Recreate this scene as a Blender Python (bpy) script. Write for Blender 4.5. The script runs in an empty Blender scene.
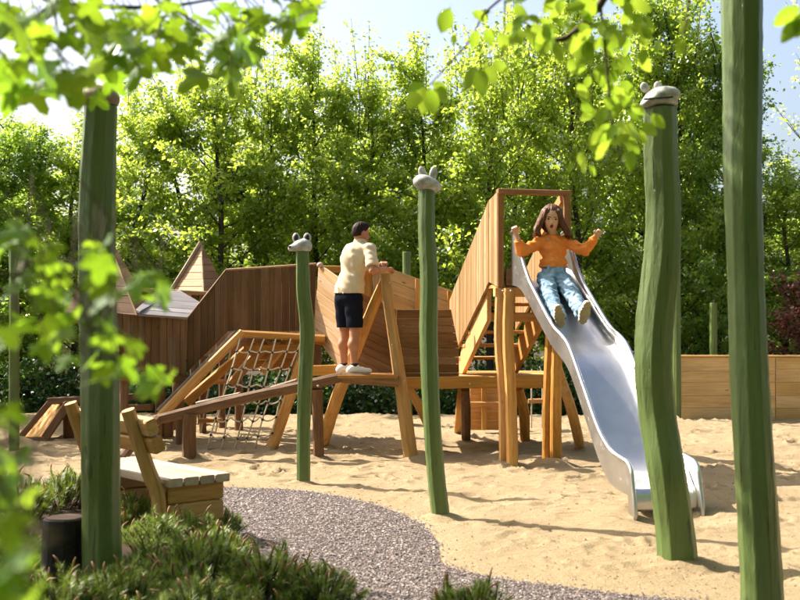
import bpy, math, random
import numpy as np
from mathutils import Vector, Matrix

random.seed(7)
rng = np.random.default_rng(7)
SC = bpy.context.scene
COL = SC.collection

# ------------------------------------------------------------------ camera, sky, sun, exposure
F = 1111.1          # focal length in photo pixels (800 px wide)
HOR = 324.0         # horizon row in the photo
EYE = 1.5
cam_d = bpy.data.cameras.new('camera')
cam_d.sensor_width = 36.0
cam_d.lens = 50.0
cam_d.shift_y = (HOR - 300.0) / 800.0
cam_d.clip_start = 0.05
cam_d.clip_end = 2000
cam_d.dof.use_dof = True
cam_d.dof.focus_distance = 11.8
cam_d.dof.aperture_fstop = 3.5
cam = bpy.data.objects.new('camera', cam_d)
cam.location = (0, 0, EYE)
cam.rotation_euler = (math.radians(90), 0, 0)
COL.objects.link(cam)
SC.camera = cam

SUN = Vector((-0.89, 0.455, 1.0)).normalized()      # towards the sun: behind and to the left, 45 degrees up
SUN_AZ = math.atan2(SUN.x, SUN.y)
world = bpy.data.worlds.new('World')
SC.world = world
world.use_nodes = True
wn = world.node_tree
sky = wn.nodes.new('ShaderNodeTexSky')
sky.sky_type = 'NISHITA'
sky.sun_disc = False
sky.sun_elevation = math.radians(45)
sky.sun_rotation = SUN_AZ
sky.air_density = 1.0
sky.dust_density = 5.5
sky.ozone_density = 1.0
wn.links.new(sky.outputs[0], wn.nodes['Background'].inputs[0])
wn.nodes['Background'].inputs[1].default_value = 0.112

sun_d = bpy.data.lights.new('sun', 'SUN')
sun_d.energy = 5.0
sun_d.angle = math.radians(0.5)
sun_d.color = (1.0, 0.93, 0.83)
sun_o = bpy.data.objects.new('sun', sun_d)
sun_o.rotation_euler = SUN.to_track_quat('Z', 'Y').to_euler()
COL.objects.link(sun_o)

SC.view_settings.view_transform = 'Standard'
SC.view_settings.look = 'None'
SC.view_settings.gamma = 1.0
SC.view_settings.exposure = 1.38
SC.render.engine = 'CYCLES'
SC.cycles.use_denoising = True
SC.cycles.max_bounces = 5
SC.cycles.diffuse_bounces = 3
SC.cycles.transmission_bounces = 4
SC.cycles.glossy_bounces = 3
SC.cycles.sample_clamp_indirect = 6.0
SC.cycles.use_light_tree = False
SC.cycles.adaptive_threshold = 0.035

# ------------------------------------------------------------------ helpers
def P(px, py, Y):
    """point seen at photo pixel (px, py) standing Y metres in front of the camera"""
    return Vector(((px - 400) / F * Y, Y, EYE + (HOR - py) / F * Y))

def G(px, py, z=0.0):
    Y = (EYE - z) * F / (py - HOR)
    return Vector(((px - 400) / F * Y, Y, z))

W = {}
def link(o, parent=None, M=None):
    COL.objects.link(o)
    M = M or Matrix.Identity(4)
    if parent is not None:
        o.parent = parent
        o.matrix_parent_inverse = W[parent.name].inverted()
    o.matrix_basis = M
    W[o.name] = M.copy()
    return o

def tag(o, label, cat, group=None, kind=None):
    o['label'] = label
    o['category'] = cat
    if group: o['group'] = group
    if kind: o['kind'] = kind
    return o

def thing(name, label, cat, loc=(0, 0, 0), group=None):
    o = bpy.data.objects.new(name, None)
    o.empty_display_size = 0.1
    link(o, None, Matrix.Translation(Vector(loc)))
    return tag(o, label, cat, group)

def holder(name, parent, loc=None):
    o = bpy.data.objects.new(name, None)
    o.empty_display_size = 0.05
    return link(o, parent, Matrix.Translation(Vector(loc)) if loc is not None else W[parent.name])

def obj(name, me, mat, parent=None, M=None, kind=None):
    if mat is not None and not me.materials:
        me.materials.append(mat)
    o = bpy.data.objects.new(name, me)
    link(o, parent, M)
    if kind: o['kind'] = kind
    return o

def structure(name, me, mat, M=None):
    o = obj(name, me, mat, None, M)
    o['kind'] = 'structure'
    return o

def mesh_py(name, verts, faces, smooth=False):
    me = bpy.data.meshes.new(name)
    me.from_pydata([tuple(v) for v in verts], [], faces)
    if smooth:
        me.polygons.foreach_set('use_smooth', [True] * len(me.polygons))
    me.update()
    return me

def mesh_np(name, V, Fq, smooth=False):
    """V (n,3) float, Fq (m,k) int, all faces with k corners"""
    me = bpy.data.meshes.new(name)
    m, k = Fq.shape
    me.vertices.add(len(V))
    me.vertices.foreach_set('co', np.ascontiguousarray(V, dtype=np.float32).ravel())
    me.loops.add(m * k)
    me.loops.foreach_set('vertex_index', np.ascontiguousarray(Fq, dtype=np.int32).ravel())
    me.polygons.add(m)
    me.polygons.foreach_set('loop_start', np.arange(0, m * k, k, dtype=np.int32))
    me.polygons.foreach_set('loop_total', np.full(m, k, dtype=np.int32))
    if smooth:
        me.polygons.foreach_set('use_smooth', np.ones(m, dtype=bool))
    me.update(calc_edges=True)
    me.validate()
    return me

def frame(x, n):
    """matrix with local X along x and local Z along n"""
    x = x.normalized(); n = (n - x * n.dot(x)).normalized(); y = n.cross(x)
    return Matrix(((x.x, y.x, n.x, 0), (x.y, y.y, n.y, 0), (x.z, y.z, n.z, 0), (0, 0, 0, 1)))

def at(M, loc):
    M = M.copy(); M.translation = Vector(loc); return M

def vnoise(x, y, scale, seed=0):
    """smooth value noise in numpy"""
    r = np.random.default_rng(seed).random((128, 128))
    u = x / scale + 1000.37; v = y / scale + 1000.11
    i = np.floor(u).astype(int); j = np.floor(v).astype(int)
    fx = u - i; fy = v - j
    fx = fx * fx * (3 - 2 * fx); fy = fy * fy * (3 - 2 * fy)
    g = lambda a, b: r[a % 128, b % 128]
    return (g(i, j) * (1 - fx) + g(i + 1, j) * fx) * (1 - fy) + (g(i, j + 1) * (1 - fx) + g(i + 1, j + 1) * fx) * fy - 0.5

# ------------------------------------------------------------------ materials
class N:
    def __init__(self, name):
        self.m = bpy.data.materials.new(name); self.m.use_nodes = True
        self.t = self.m.node_tree; self.b = self.t.nodes['Principled BSDF']; self.out = self.t.nodes['Material Output']
    def n(self, typ, **kw):
        nd = self.t.nodes.new(typ)
        for k, v in kw.items():
            if k.startswith('i_'): nd.inputs[k[2:]].default_value = v
            else: setattr(nd, k, v)
        return nd
    def l(self, a, b): self.t.links.new(a, b)
    def ramp(self, src, stops):
        r = self.t.nodes.new('ShaderNodeValToRGB')
        e = r.color_ramp.elements
        while len(e) < len(stops): e.new(0.5)
        for q, (p, c) in zip(e, stops):
            q.position = p; q.color = (*c, 1) if len(c) == 3 else c
        self.l(src, r.inputs[0]); return r.outputs[0]
    def mix(self, fac, a, b, blend='MIX'):
        m = self.t.nodes.new('ShaderNodeMix'); m.data_type = 'RGBA'; m.blend_type = blend
        for s, v in ((m.inputs[0], fac), (m.inputs[6], a), (m.inputs[7], b)):
            if hasattr(v, 'is_output'): self.l(v, s)
            elif isinstance(v, (int, float)): s.default_value = v
            else: s.default_value = (*v, 1)
        return m.outputs[2]
    def math(self, op, a, b=0.5, c=0.0):
        m = self.t.nodes.new('ShaderNodeMath'); m.operation = op
        for s, v in zip(m.inputs, (a, b, c)):
            if hasattr(v, 'is_output'): self.l(v, s)
            else: s.default_value = v
        return m.outputs[0]
    def coords(self, scale=(1, 1, 1), rand=True):
        tc = self.t.nodes.new('ShaderNodeTexCoord')
        mp = self.t.nodes.new('ShaderNodeMapping'); mp.inputs['Scale'].default_value = scale
        if rand:
            oi = self.t.nodes.new('ShaderNodeObjectInfo')
            k = self.math('MULTIPLY', oi.outputs['Random'], 57.0)
            ad = self.t.nodes.new('ShaderNodeVectorMath'); ad.operation = 'ADD'
            self.l(tc.outputs['Object'], ad.inputs[0]); self.l(k, ad.inputs[1]); self.l(ad.outputs[0], mp.inputs[0])
            self.rnd = oi.outputs['Random']
        else:
            self.l(tc.outputs['Object'], mp.inputs[0])
        return mp.outputs[0]
    def noise(self, vec, scale, detail=4, rough=0.55, dist=0.0):
        t = self.t.nodes.new('ShaderNodeTexNoise')
        t.inputs['Scale'].default_value = scale; t.inputs['Detail'].default_value = detail
        t.inputs['Roughness'].default_value = rough; t.inputs['Distortion'].default_value = dist
        self.l(vec, t.inputs['Vector']); return t.outputs['Fac']
    def bump(self, h, strength=0.3, dist=0.01):
        b = self.t.nodes.new('ShaderNodeBump'); b.inputs['Strength'].default_value = strength; b.inputs['Distance'].default_value = dist
        self.l(h, b.inputs['Height']); self.l(b.outputs[0], self.b.inputs['Normal']); return b.outputs[0]
    def set(self, **kw):
        for k, v in kw.items():
            s = self.b.inputs[k.replace('_', ' ')]
            if hasattr(v, 'is_output'): self.l(v, s)
            else: s.default_value = (*v, 1) if isinstance(v, tuple) and len(v) == 3 else v
        return self.m

def wood(name, dark, mid, light, vary=0.35, rough=0.65, spec=0.3):
    """grain runs along local X; each board differs by its own random number"""
    n = N(name)
    v = n.coords((1.1, 16, 16))
    g = n.noise(v, 2.2, 5, 0.6, 0.6)
    col = n.ramp(g, [(0.28, dark), (0.5, mid), (0.72, light)])
    v2 = n.coords((0.6, 2.2, 2.2))
    b = n.noise(v2, 1.7, 3)
    col = n.mix(n.math('MULTIPLY_ADD', b, 1.6, -0.45), col, tuple(c * 0.62 for c in mid), 'MIX')
    # knots
    vo = n.n('ShaderNodeTexVoronoi', feature='F1'); vo.inputs['Scale'].default_value = 3.0
    n.l(n.coords((0.55, 1.6, 1.6)), vo.inputs['Vector'])
    k = n.ramp(vo.outputs['Distance'], [(0.03, (1, 1, 1)), (0.07, (0, 0, 0))])
    col = n.mix(n.math('MULTIPLY', k, 0.75), col, tuple(c * 0.3 for c in dark))
    br = n.math('MULTIPLY_ADD', n.rnd, vary * 2, 1 - vary)
    hs = n.n('ShaderNodeHueSaturation'); n.l(col, hs.inputs['Color']); n.l(br, hs.inputs['Value'])
    n.l(n.math('MULTIPLY_ADD', n.rnd, -0.2, 1.1), hs.inputs['Saturation'])
    n.bump(g, 0.35, 0.006)
    return n.set(Base_Color=hs.outputs[0], Roughness=rough, Specular_IOR_Level=spec)

MW = {}
MW['dark'] = wood('stained_dark_boards', (0.080, 0.040, 0.016), (0.138, 0.072, 0.030), (0.20, 0.11, 0.05), 0.32)
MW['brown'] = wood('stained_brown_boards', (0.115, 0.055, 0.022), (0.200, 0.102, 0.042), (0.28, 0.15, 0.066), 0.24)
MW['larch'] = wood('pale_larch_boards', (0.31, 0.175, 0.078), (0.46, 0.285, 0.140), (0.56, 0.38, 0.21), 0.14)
MW['honey'] = wood('honey_robinia_wood', (0.38, 0.168, 0.040), (0.56, 0.285, 0.080), (0.66, 0.375, 0.13), 0.16)
MW['amber'] = wood('amber_boards', (0.31, 0.135, 0.038), (0.46, 0.225, 0.070), (0.55, 0.31, 0.11), 0.15)
MW['log'] = wood('weathered_brown_log', (0.09, 0.042, 0.02), (0.16, 0.08, 0.036), (0.24, 0.13, 0.065), 0.2)
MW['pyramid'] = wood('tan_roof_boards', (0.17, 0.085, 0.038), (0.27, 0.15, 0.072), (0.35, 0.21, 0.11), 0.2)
MW['frame'] = wood('reddish_frame_timber', (0.17, 0.078, 0.030), (0.27, 0.132, 0.052), (0.36, 0.19, 0.08), 0.15)
MW['yellow'] = wood('yellow_tan_boards', (0.44, 0.265, 0.108), (0.60, 0.385, 0.170), (0.68, 0.47, 0.235), 0.12)
MW['tower'] = wood('tower_boards', (0.22, 0.122, 0.048), (0.33, 0.198, 0.082), (0.42, 0.265, 0.122), 0.2)
MW['grey'] = wood('weathered_grey_boards', (0.16, 0.14, 0.14), (0.25, 0.225, 0.225), (0.36, 0.33, 0.32), 0.15, 0.5, 0.4)
MW['bench'] = wood('bench_timber', (0.31, 0.165, 0.055), (0.48, 0.28, 0.105), (0.58, 0.37, 0.16), 0.15)
MW['benchtop'] = wood('bleached_bench_planks', (0.28, 0.215, 0.15), (0.39, 0.31, 0.225), (0.48, 0.40, 0.305), 0.1)
MW['black'] = wood('charred_wood', (0.008, 0.007, 0.006), (0.02, 0.017, 0.014), (0.04, 0.03, 0.024), 0.2)
MW['bark'] = wood('tree_bark', (0.03, 0.022, 0.016), (0.06, 0.047, 0.035), (0.10, 0.08, 0.06), 0.2, 0.85)
MW['twig'] = wood('twig_bark', (0.05, 0.035, 0.02), (0.10, 0.07, 0.045), (0.16, 0.12, 0.08), 0.2, 0.8)

def mat_green():
    n = N('green_painted_pole')
    v = n.coords((7, 7, 0.5))
    a = n.noise(v, 2.5, 5, 0.6, 0.2)
    col = n.ramp(a, [(0.3, (0.060, 0.104, 0.027)), (0.5, (0.082, 0.134, 0.034)), (0.75, (0.106, 0.158, 0.042))])
    b = n.noise(n.coords((0.8, 0.8, 0.3)), 1.2, 2)
    col = n.mix(n.math('MULTIPLY_ADD', b, 0.9, -0.25), col, (0.125, 0.145, 0.034))
    cr = n.noise(n.coords((26, 26, 0.7)), 1.6, 3, 0.5, 0.4)          # drying cracks along the trunk
    crack = n.ramp(cr, [(0.30, (1, 1, 1)), (0.345, (0, 0, 0))])
    col = n.mix(n.math('MULTIPLY', crack, 0.6), col, (0.025, 0.035, 0.014))
    vo = n.n('ShaderNodeTexVoronoi', feature='F1'); vo.inputs['Scale'].default_value = 2.6
    n.l(n.coords((1.6, 1.6, 0.75)), vo.inputs['Vector'])
    kn = n.ramp(vo.outputs['Distance'], [(0.05, (1, 1, 1)), (0.13, (0, 0, 0))])
    col = n.mix(n.math('MULTIPLY', kn, 0.5), col, (0.045, 0.06, 0.022))
    c = n.noise(n.coords((1.4, 1.4, 0.5)), 16.0, 5, 0.65)
    wear = n.ramp(c, [(0.68, (0, 0, 0)), (0.72, (1, 1, 1))])
    col = n.mix(n.math('MULTIPLY', wear, 0.45), col, (0.20, 0.20, 0.125))
    h = n.math('ADD', n.math('MULTIPLY', n.noise(n.coords((3, 3, 0.8)), 6.0, 5, 0.6), 0.8), n.math('MULTIPLY', crack, -0.6))
    h = n.math('ADD', h, n.math('MULTIPLY', kn, 0.5))
    n.bump(h, 0.6, 0.018)
    return n.set(Base_Color=col, Roughness=0.42, Specular_IOR_Level=0.5)
M_GREEN = mat_green()

def simple(name, col, rough=0.6, noise=0.15, scale=20, metal=0.0, bump=0.0, spec=0.35):
    n = N(name)
    g = n.noise(n.coords(), scale, 4)
    c = n.ramp(g, [(0.3, tuple(x * (1 - noise) for x in col)), (0.7, tuple(min(1, x * (1 + noise)) for x in col))])
    if bump: n.bump(g, bump, 0.004)
    return n.set(Base_Color=c, Roughness=rough, Metallic=metal, Specular_IOR_Level=spec)

M_HEAD = simple('pale_painted_wood', (0.40, 0.385, 0.37), 0.6, 0.38, 26, bump=0.5)
M_HEADB = simple('brown_carved_wood', (0.26, 0.18, 0.12), 0.6, 0.2, 14, bump=0.2)
M_EARIN = simple('dark_ear_paint', (0.03, 0.022, 0.02), 0.6)
M_ROPE = simple('beige_rope', (0.52, 0.44, 0.33), 0.85, 0.3, 120)
M_CLAMP = simple('dark_rope_clamp', (0.05, 0.045, 0.045), 0.5)

def mat_steel():
    n = N('brushed_stainless_steel')
    g = n.noise(n.coords((6, 0.5, 0.5), rand=False), 30.0, 3)
    sm = n.noise(n.coords(rand=False), 3.0, 4)
    r = n.math('ADD', n.math('MULTIPLY_ADD', g, 0.12, 0.24), n.math('MULTIPLY', sm, 0.16))
    sc = n.noise(n.coords((0.8, 0.25, 0.25), rand=False), 60.0, 2, 0.5)
    scr = n.ramp(sc, [(0.66, (0, 0, 0)), (0.70, (1, 1, 1))])
    r = n.math('ADD', r, n.math('MULTIPLY', scr, 0.12))
    c = n.ramp(sm, [(0.3, (0.47, 0.465, 0.46)), (0.7, (0.59, 0.585, 0.575))])
    n.bump(sm, 0.06, 0.02)
    return n.set(Base_Color=c, Metallic=1.0, Roughness=r)
M_STEEL = mat_steel()

def mat_sand():
    n = N('coarse_sand')
    v = n.coords(rand=False)
    a = n.noise(v, 0.9, 5, 0.6)
    col = n.ramp(a, [(0.3, (0.36, 0.262, 0.142)), (0.5, (0.42, 0.315, 0.178)), (0.7, (0.46, 0.358, 0.213))])
    b = n.noise(v, 7.0, 5, 0.65)
    col = n.mix(n.math('MULTIPLY_ADD', b, 1.5, -0.5), col, (0.33, 0.25, 0.15))
    fine = n.noise(v, 130.0, 4, 0.75)
    col = n.mix(n.math('MULTIPLY_ADD', fine, 4.4, -1.75), col, (0.23, 0.17, 0.10))
    deb = n.ramp(n.noise(v, 38.0, 2, 0.5), [(0.72, (0, 0, 0)), (0.77, (1, 1, 1))])
    col = n.mix(n.math('MULTIPLY', deb, 0.55), col, (0.16, 0.105, 0.06))
    h = n.math('ADD', n.math('MULTIPLY', n.noise(v, 20.0, 8, 0.72), 1.0), n.math('MULTIPLY', fine, 0.3))
    n.bump(h, 0.75, 0.04)
    return n.set(Base_Color=col, Roughness=0.95, Specular_IOR_Level=0.1)
M_SAND = mat_sand()

def mat_soil(name, a, b):
    n = N(name)
    v = n.coords(rand=False)
    g = n.noise(v, 3.0, 8, 0.7)
    h = n.noise(v, 45.0, 4, 0.7)
    col = n.mix(h, n.ramp(g, [(0.35, a), (0.65, b)]), tuple(x * 0.5 for x in a))
    n.bump(h, 0.7, 0.03)
    return n.set(Base_Color=col, Roughness=0.95, Specular_IOR_Level=0.1)
M_SOIL = mat_soil('dark_soil', (0.06, 0.045, 0.03), (0.10, 0.085, 0.05))
M_BED = mat_soil('bark_mulch', (0.05, 0.034, 0.022), (0.09, 0.06, 0.04))
M_PATHBASE = mat_soil('path_grit', (0.10, 0.08, 0.075), (0.14, 0.115, 0.105))

def mat_pebble():
    n = N('mauve_gravel_stones')
    ge = n.n('ShaderNodeNewGeometry')
    r = ge.outputs['Random Per Island']
    col = n.ramp(r, [(0.0, (0.041, 0.031, 0.028)), (0.3, (0.089, 0.067, 0.063)), (0.55, (0.144, 0.111, 0.105)), (0.78, (0.200, 0.150, 0.124)), (0.93, (0.340, 0.292, 0.270)), (1.0, (0.163, 0.080, 0.045))])
    return n.set(Base_Color=col, Roughness=0.8)
M_PEBBLE = mat_pebble()

def mat_leaf(name, d0, d1, t0, t1, tmix=0.6, gloss=0.12):
    n = N(name)
    n.t.nodes.remove(n.b)
    ge = n.n('ShaderNodeNewGeometry'); oi = n.n('ShaderNodeObjectInfo')
    r = n.math('FRACT', n.math('ADD', ge.outputs['Random Per Island'], oi.outputs['Random']), 0)
    dc = n.mix(r, d0, d1); tc = n.mix(r, t0, t1)
    d = n.n('ShaderNodeBsdfDiffuse'); t = n.n('ShaderNodeBsdfTranslucent'); g = n.n('ShaderNodeBsdfGlossy')
    g.inputs['Roughness'].default_value = 0.42; g.inputs['Color'].default_value = (0.9, 0.95, 0.9, 1)
    n.l(dc, d.inputs[0]); n.l(tc, t.inputs[0])
    m1 = n.n('ShaderNodeMixShader'); m1.inputs[0].default_value = tmix
    n.l(d.outputs[0], m1.inputs[1]); n.l(t.outputs[0], m1.inputs[2])
    lw = n.n('ShaderNodeFresnel'); lw.inputs[0].default_value = 1.4
    m2 = n.n('ShaderNodeMixShader'); n.l(n.math('MULTIPLY', lw.outputs[0], gloss), m2.inputs[0])
    n.l(m1.outputs[0], m2.inputs[1]); n.l(g.outputs[0], m2.inputs[2])
    n.l(m2.outputs[0], n.out.inputs[0])
    return n.m
M_LEAF = [
    mat_leaf('hornbeam_leaf', (0.085, 0.15, 0.025), (0.16, 0.235, 0.038), (0.46, 0.64, 0.06), (0.70, 0.80, 0.10)),
    mat_leaf('deep_green_leaf', (0.065, 0.125, 0.024), (0.125, 0.195, 0.034), (0.34, 0.56, 0.055), (0.56, 0.70, 0.085)),
    mat_leaf('yellow_green_leaf', (0.09, 0.16, 0.025), (0.17, 0.24, 0.04), (0.50, 0.68, 0.07), (0.74, 0.84, 0.13)),
]
M_MAPLE = mat_leaf('maple_leaf', (0.05, 0.12, 0.012), (0.085, 0.17, 0.016), (0.26, 0.46, 0.02), (0.40, 0.58, 0.03), 0.58, 0.16)
M_BEECH = mat_leaf('beech_leaf', (0.06, 0.13, 0.015), (0.10, 0.18, 0.02), (0.33, 0.52, 0.03), (0.46, 0.62, 0.05), 0.58, 0.16)
M_RED = mat_leaf('red_leaf', (0.13, 0.05, 0.05), (0.20, 0.09, 0.075), (0.42, 0.14, 0.11), (0.55, 0.24, 0.15))
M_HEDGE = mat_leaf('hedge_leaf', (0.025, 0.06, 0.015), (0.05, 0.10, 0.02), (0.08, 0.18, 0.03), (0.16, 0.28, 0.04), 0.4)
M_NEEDLE = mat_leaf('pine_needle', (0.11, 0.165, 0.028), (0.25, 0.31, 0.06), (0.20, 0.31, 0.03), (0.38, 0.48, 0.055), 0.3, 0.06)
M_CANDLE = simple('pine_candle', (0.30, 0.16, 0.085), 0.7, 0.3, 60)

M_SKIN = simple('tanned_skin', (0.40, 0.175, 0.092), 0.5, 0.12, 12)
M_SKIN2 = simple('light_skin', (0.58, 0.325, 0.205), 0.5, 0.06, 12)
M_SHIRT = simple('beige_cotton', (0.60, 0.485, 0.335), 0.95, 0.06, 60, spec=0.08)
M_NAVY = simple('navy_cotton', (0.010, 0.011, 0.019), 0.95, 0.2, 50, spec=0.04)
M_SHOE = simple('white_leather', (0.72, 0.70, 0.66), 0.5, 0.05, 20)
M_SOLE = simple('tan_rubber_sole', (0.42, 0.33, 0.20), 0.7, 0.15, 40)
M_HAIRM = simple('dark_hair', (0.022, 0.013, 0.009), 0.6, 0.4, 90, spec=0.12)
M_HAIRG = simple('brown_hair', (0.105, 0.044, 0.019), 0.5, 0.5, 70, spec=0.2)
M_ORANGE = simple('orange_sweatshirt', (0.80, 0.25, 0.055), 0.95, 0.08, 60, spec=0.08)
def mat_denim():
    n = N('washed_denim')
    v = n.coords(rand=False)
    a = n.noise(v, 11, 5, 0.65)
    col = n.ramp(a, [(0.32, (0.08, 0.15, 0.22)), (0.5, (0.18, 0.285, 0.38)), (0.7, (0.36, 0.475, 0.55))])
    n.bump(n.noise(v, 26, 4), 0.6, 0.012)
    return n.set(Base_Color=col, Roughness=0.9)
M_DENIM = mat_denim()
M_EYE = simple('dark_eye', (0.015, 0.01, 0.008), 0.2)
M_MOUTH = simple('open_mouth', (0.16, 0.02, 0.02), 0.4)
M_SOCK = simple('dark_sock', (0.02, 0.02, 0.024), 0.9)

# ------------------------------------------------------------------ timber builders
def clip_poly(poly, axis, val, keep_less):
    out = []
    for i in range(len(poly)):
        a, b = poly[i], poly[(i + 1) % len(poly)]
        ina = (a[axis] <= val) == keep_less or a[axis] == val
        inb = (b[axis] <= val) == keep_less or b[axis] == val
        if ina: out.append(a)
        if ina != inb:
            t = (val - a[axis]) / (b[axis] - a[axis])
            out.append((a[0] + (b[0] - a[0]) * t, a[1] + (b[1] - a[1]) * t))
    return out

def inset(poly, d):
    n = len(poly); out = []
    for i in range(n):
        p0 = Vector(poly[i - 1]); p1 = Vector(poly[i]); p2 = Vector(poly[(i + 1) % n])
        e1 = (p1 - p0); e2 = (p2 - p1)
        if e1.length < 1e-6 or e2.length < 1e-6: return None
        e1.normalize(); e2.normalize()
        n1 = Vector((-e1.y, e1.x)); n2 = Vector((-e2.y, e2.x))
        den = 1 + n1.dot(n2)
        if den < 0.12: den = 0.12
        out.append(tuple(p1 + (n1 + n2) * (d / den)))
    return out

def area(poly):
    return 0.5 * sum(poly[i - 1][0] * poly[i][1] - poly[i][0] * poly[i - 1][1] for i in range(len(poly)))

def clean(poly):
    out = []
    for p in poly:
        if not out or (Vector(p) - Vector(out[-1])).length > 0.002: out.append(p)
    while len(out) > 1 and (Vector(out[0]) - Vector(out[-1])).length <= 0.002: out.pop()
    return out

def prism(name, poly, th, ch=0.004):
    """front at +Z (chamfered), back at -th"""
    n = len(poly)
    ins = inset(poly, ch)
    if ins is None or area(ins) <= 0: ins = poly
    vs = [(x, y, -th) for x, y in poly] + [(x, y, -ch) for x, y in poly] + [(x, y, 0) for x, y in ins]
    fs = [tuple(range(n))[::-1], tuple(range(2 * n, 3 * n))]
    for r in (0, n):
        for i in range(n):
            j = (i + 1) % n
            fs.append((r + i, r + j, r + n + j, r + n + i))
    return mesh_py(name, vs, fs)

def panel(parent, pts, along, bw, mat, th=0.028, gap=0.003, toward=(0, -1, 0), name='board', jit=0.1, proud=0.003):
    """fill the planar polygon pts with separate boards running along 'along'"""
    pts = [Vector(p) for p in pts]
    c = sum(pts, Vector()) / len(pts)
    n = Vector()
    for i in range(len(pts)):
        a, b = pts[i - 1] - c, pts[i] - c
        n += a.cross(b)
    n.normalize()
    if n.dot(Vector(toward)) < 0: n = -n
    R = frame(Vector(along) - n * Vector(along).dot(n), n)
    Ri = R.to_3x3().transposed()
    q = [(Ri @ (p - c)) for p in pts]
    poly = [(v.x, v.y) for v in q]
    if area(poly) < 0: poly.reverse()
    y0 = min(p[1] for p in poly); y1 = max(p[1] for p in poly)
    nb = max(1, round((y1 - y0) / bw))
    cuts = [y0 + (y1 - y0) * i / nb + (random.uniform(-jit, jit) * bw if 0 < i < nb else 0) for i in range(nb + 1)]
    made = []
    for i in range(nb):
        s = clip_poly(poly, 1, cuts[i] + (gap / 2 if i else 0), False)
        s = clip_poly(s, 1, cuts[i + 1] - (gap / 2 if i < nb - 1 else 0), True) if len(s) > 2 else s
        s = clean(s)
        if len(s) < 3 or abs(area(s)) < 0.0012: continue
        if area(s) < 0: s.reverse()
        cx = sum(p[0] for p in s) / len(s); cy = sum(p[1] for p in s) / len(s)
        s = [(x - cx, y - cy) for x, y in s]
        me = prism(name, s, th, 0.0035)
        loc = c + R.to_3x3() @ Vector((cx, cy, random.uniform(-proud, proud)))
        tilt = Matrix.Rotation(random.uniform(-0.004, 0.004), 4, 'X')
        made.append(obj(name, me, mat, parent, at(R @ tilt, loc)))
    return made

def beam(parent, name, p0, p1, w, h, mat, up=(0, 0, 1), ch=0.008):
    """squared timber from p0 to p1; w across, h along 'up'"""
    p0, p1 = Vector(p0), Vector(p1)
    R = frame(p1 - p0, Vector(up))
    L = (p1 - p0).length
    def ring(x, dx):
        a, b = w / 2, h / 2
        s = [(-a + ch, -b), (a - ch, -b), (a, -b + ch), (a, b - ch), (a - ch, b), (-a + ch, b), (-a, b - ch), (-a, -b + ch)]
        return [(x, y * dx, z * dx) for y, z in s]
    mid = [(x, y + random.uniform(-1, 1) * 0.004, z + random.uniform(-1, 1) * 0.004) for x, y, z in ring(L * 0.5, 1)]
    vs = ring(0, 0.94) + ring(ch, 1) + mid + ring(L - ch, 1) + ring(L, 0.94)
    fs = [tuple(range(8))[::-1], tuple(range(32, 40))]
    for r in range(4):
        for i in range(8):
            j = (i + 1) % 8
            fs.append((r * 8 + i, r * 8 + j, r * 8 + 8 + j, r * 8 + 8 + i))
    me = mesh_py(name, vs, fs)
    return obj(name, me, mat, parent, at(R, p0))

def smooth_path(pts, per=6):
    pts = [Vector(p) for p in pts]
    if len(pts) == 2:
        return [pts[0].lerp(pts[1], i / per) for i in range(per + 1)]
    out = []
    e = [2 * pts[0] - pts[1]] + pts + [2 * pts[-1] - pts[-2]]
    for i in range(1, len(e) - 2):
        a, b, c, d = e[i - 1], e[i], e[i + 1], e[i + 2]
        for k in range(per):
            t = k / per
            out.append(0.5 * ((2 * b) + (c - a) * t + (2 * a - 5 * b + 4 * c - d) * t * t + (3 * b - a - 3 * c + d) * t ** 3))
    out.append(pts[-1])
    return out

def tube_data(path, radii, sides, prof=None, wob=0.0, twist=0.0):
    path = [Vector(p) for p in path]
    n = len(path)
    if not hasattr(radii, '__len__'): radii = [radii] * n
    if len(radii) != n:
        radii = list(np.interp(np.linspace(0, 1, n), np.linspace(0, 1, len(radii)), radii))
    t0 = (path[1] - path[0]).normalized()
    ref = Vector((0, 1, 0)) if abs(t0.y) < 0.8 else Vector((1, 0, 0))
    u = (ref - t0 * ref.dot(t0)).normalized()
    vs, fs = [], []
    for i in range(n):
        t = (path[min(i + 1, n - 1)] - path[max(i - 1, 0)]).normalized()
        u = (u - t * u.dot(t)).normalized(); v = t.cross(u)
        for k in range(sides):
            a = 2 * math.pi * k / sides + twist * i / n
            r = radii[i] * (prof[k] if prof else 1) * (1 + random.uniform(-wob, wob))
            vs.append(path[i] + u * (math.cos(a) * r) + v * (math.sin(a) * r))
    for i in range(n - 1):
        for k in range(sides):
            j = (k + 1) % sides
            fs.append((i * sides + k, i * sides + j, (i + 1) * sides + j, (i + 1) * sides + k))
    fs.append(tuple(range(sides))[::-1]); fs.append(tuple(range((n - 1) * sides, n * sides)))
    return vs, fs

def log(parent, name, pts, radii, mat, sides=10, wob=0.03, per=6, square=0.0, smooth=False, wave=0.0):
    path = smooth_path(pts, per)
    if wave:
        ph = random.uniform(0, 6)
        ax = Vector((random.uniform(-1, 1), random.uniform(-1, 1), 0))
        m = len(path) - 1
        path = [p + ax * (wave * math.sin(ph + 5.0 * i / m) * math.sin(math.pi * i / m)) for i, p in enumerate(path)]
    prof = None
    if square:
        prof = [1.0 / max(abs(math.cos(2 * math.pi * k / sides)), abs(math.sin(2 * math.pi * k / sides))) * square + (1 - square) for k in range(sides)]
    vs, fs = tube_data(path, radii, sides, prof, wob)
    R = frame(path[-1] - path[0], Vector((0.13, -1, 0.21)))
    Ri = R.to_3x3().transposed()
    o = path[0]
    me = mesh_py(name, [Ri @ (v - o) for v in vs], fs, smooth)
    return obj(name, me, mat, parent, at(R, o))

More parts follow.
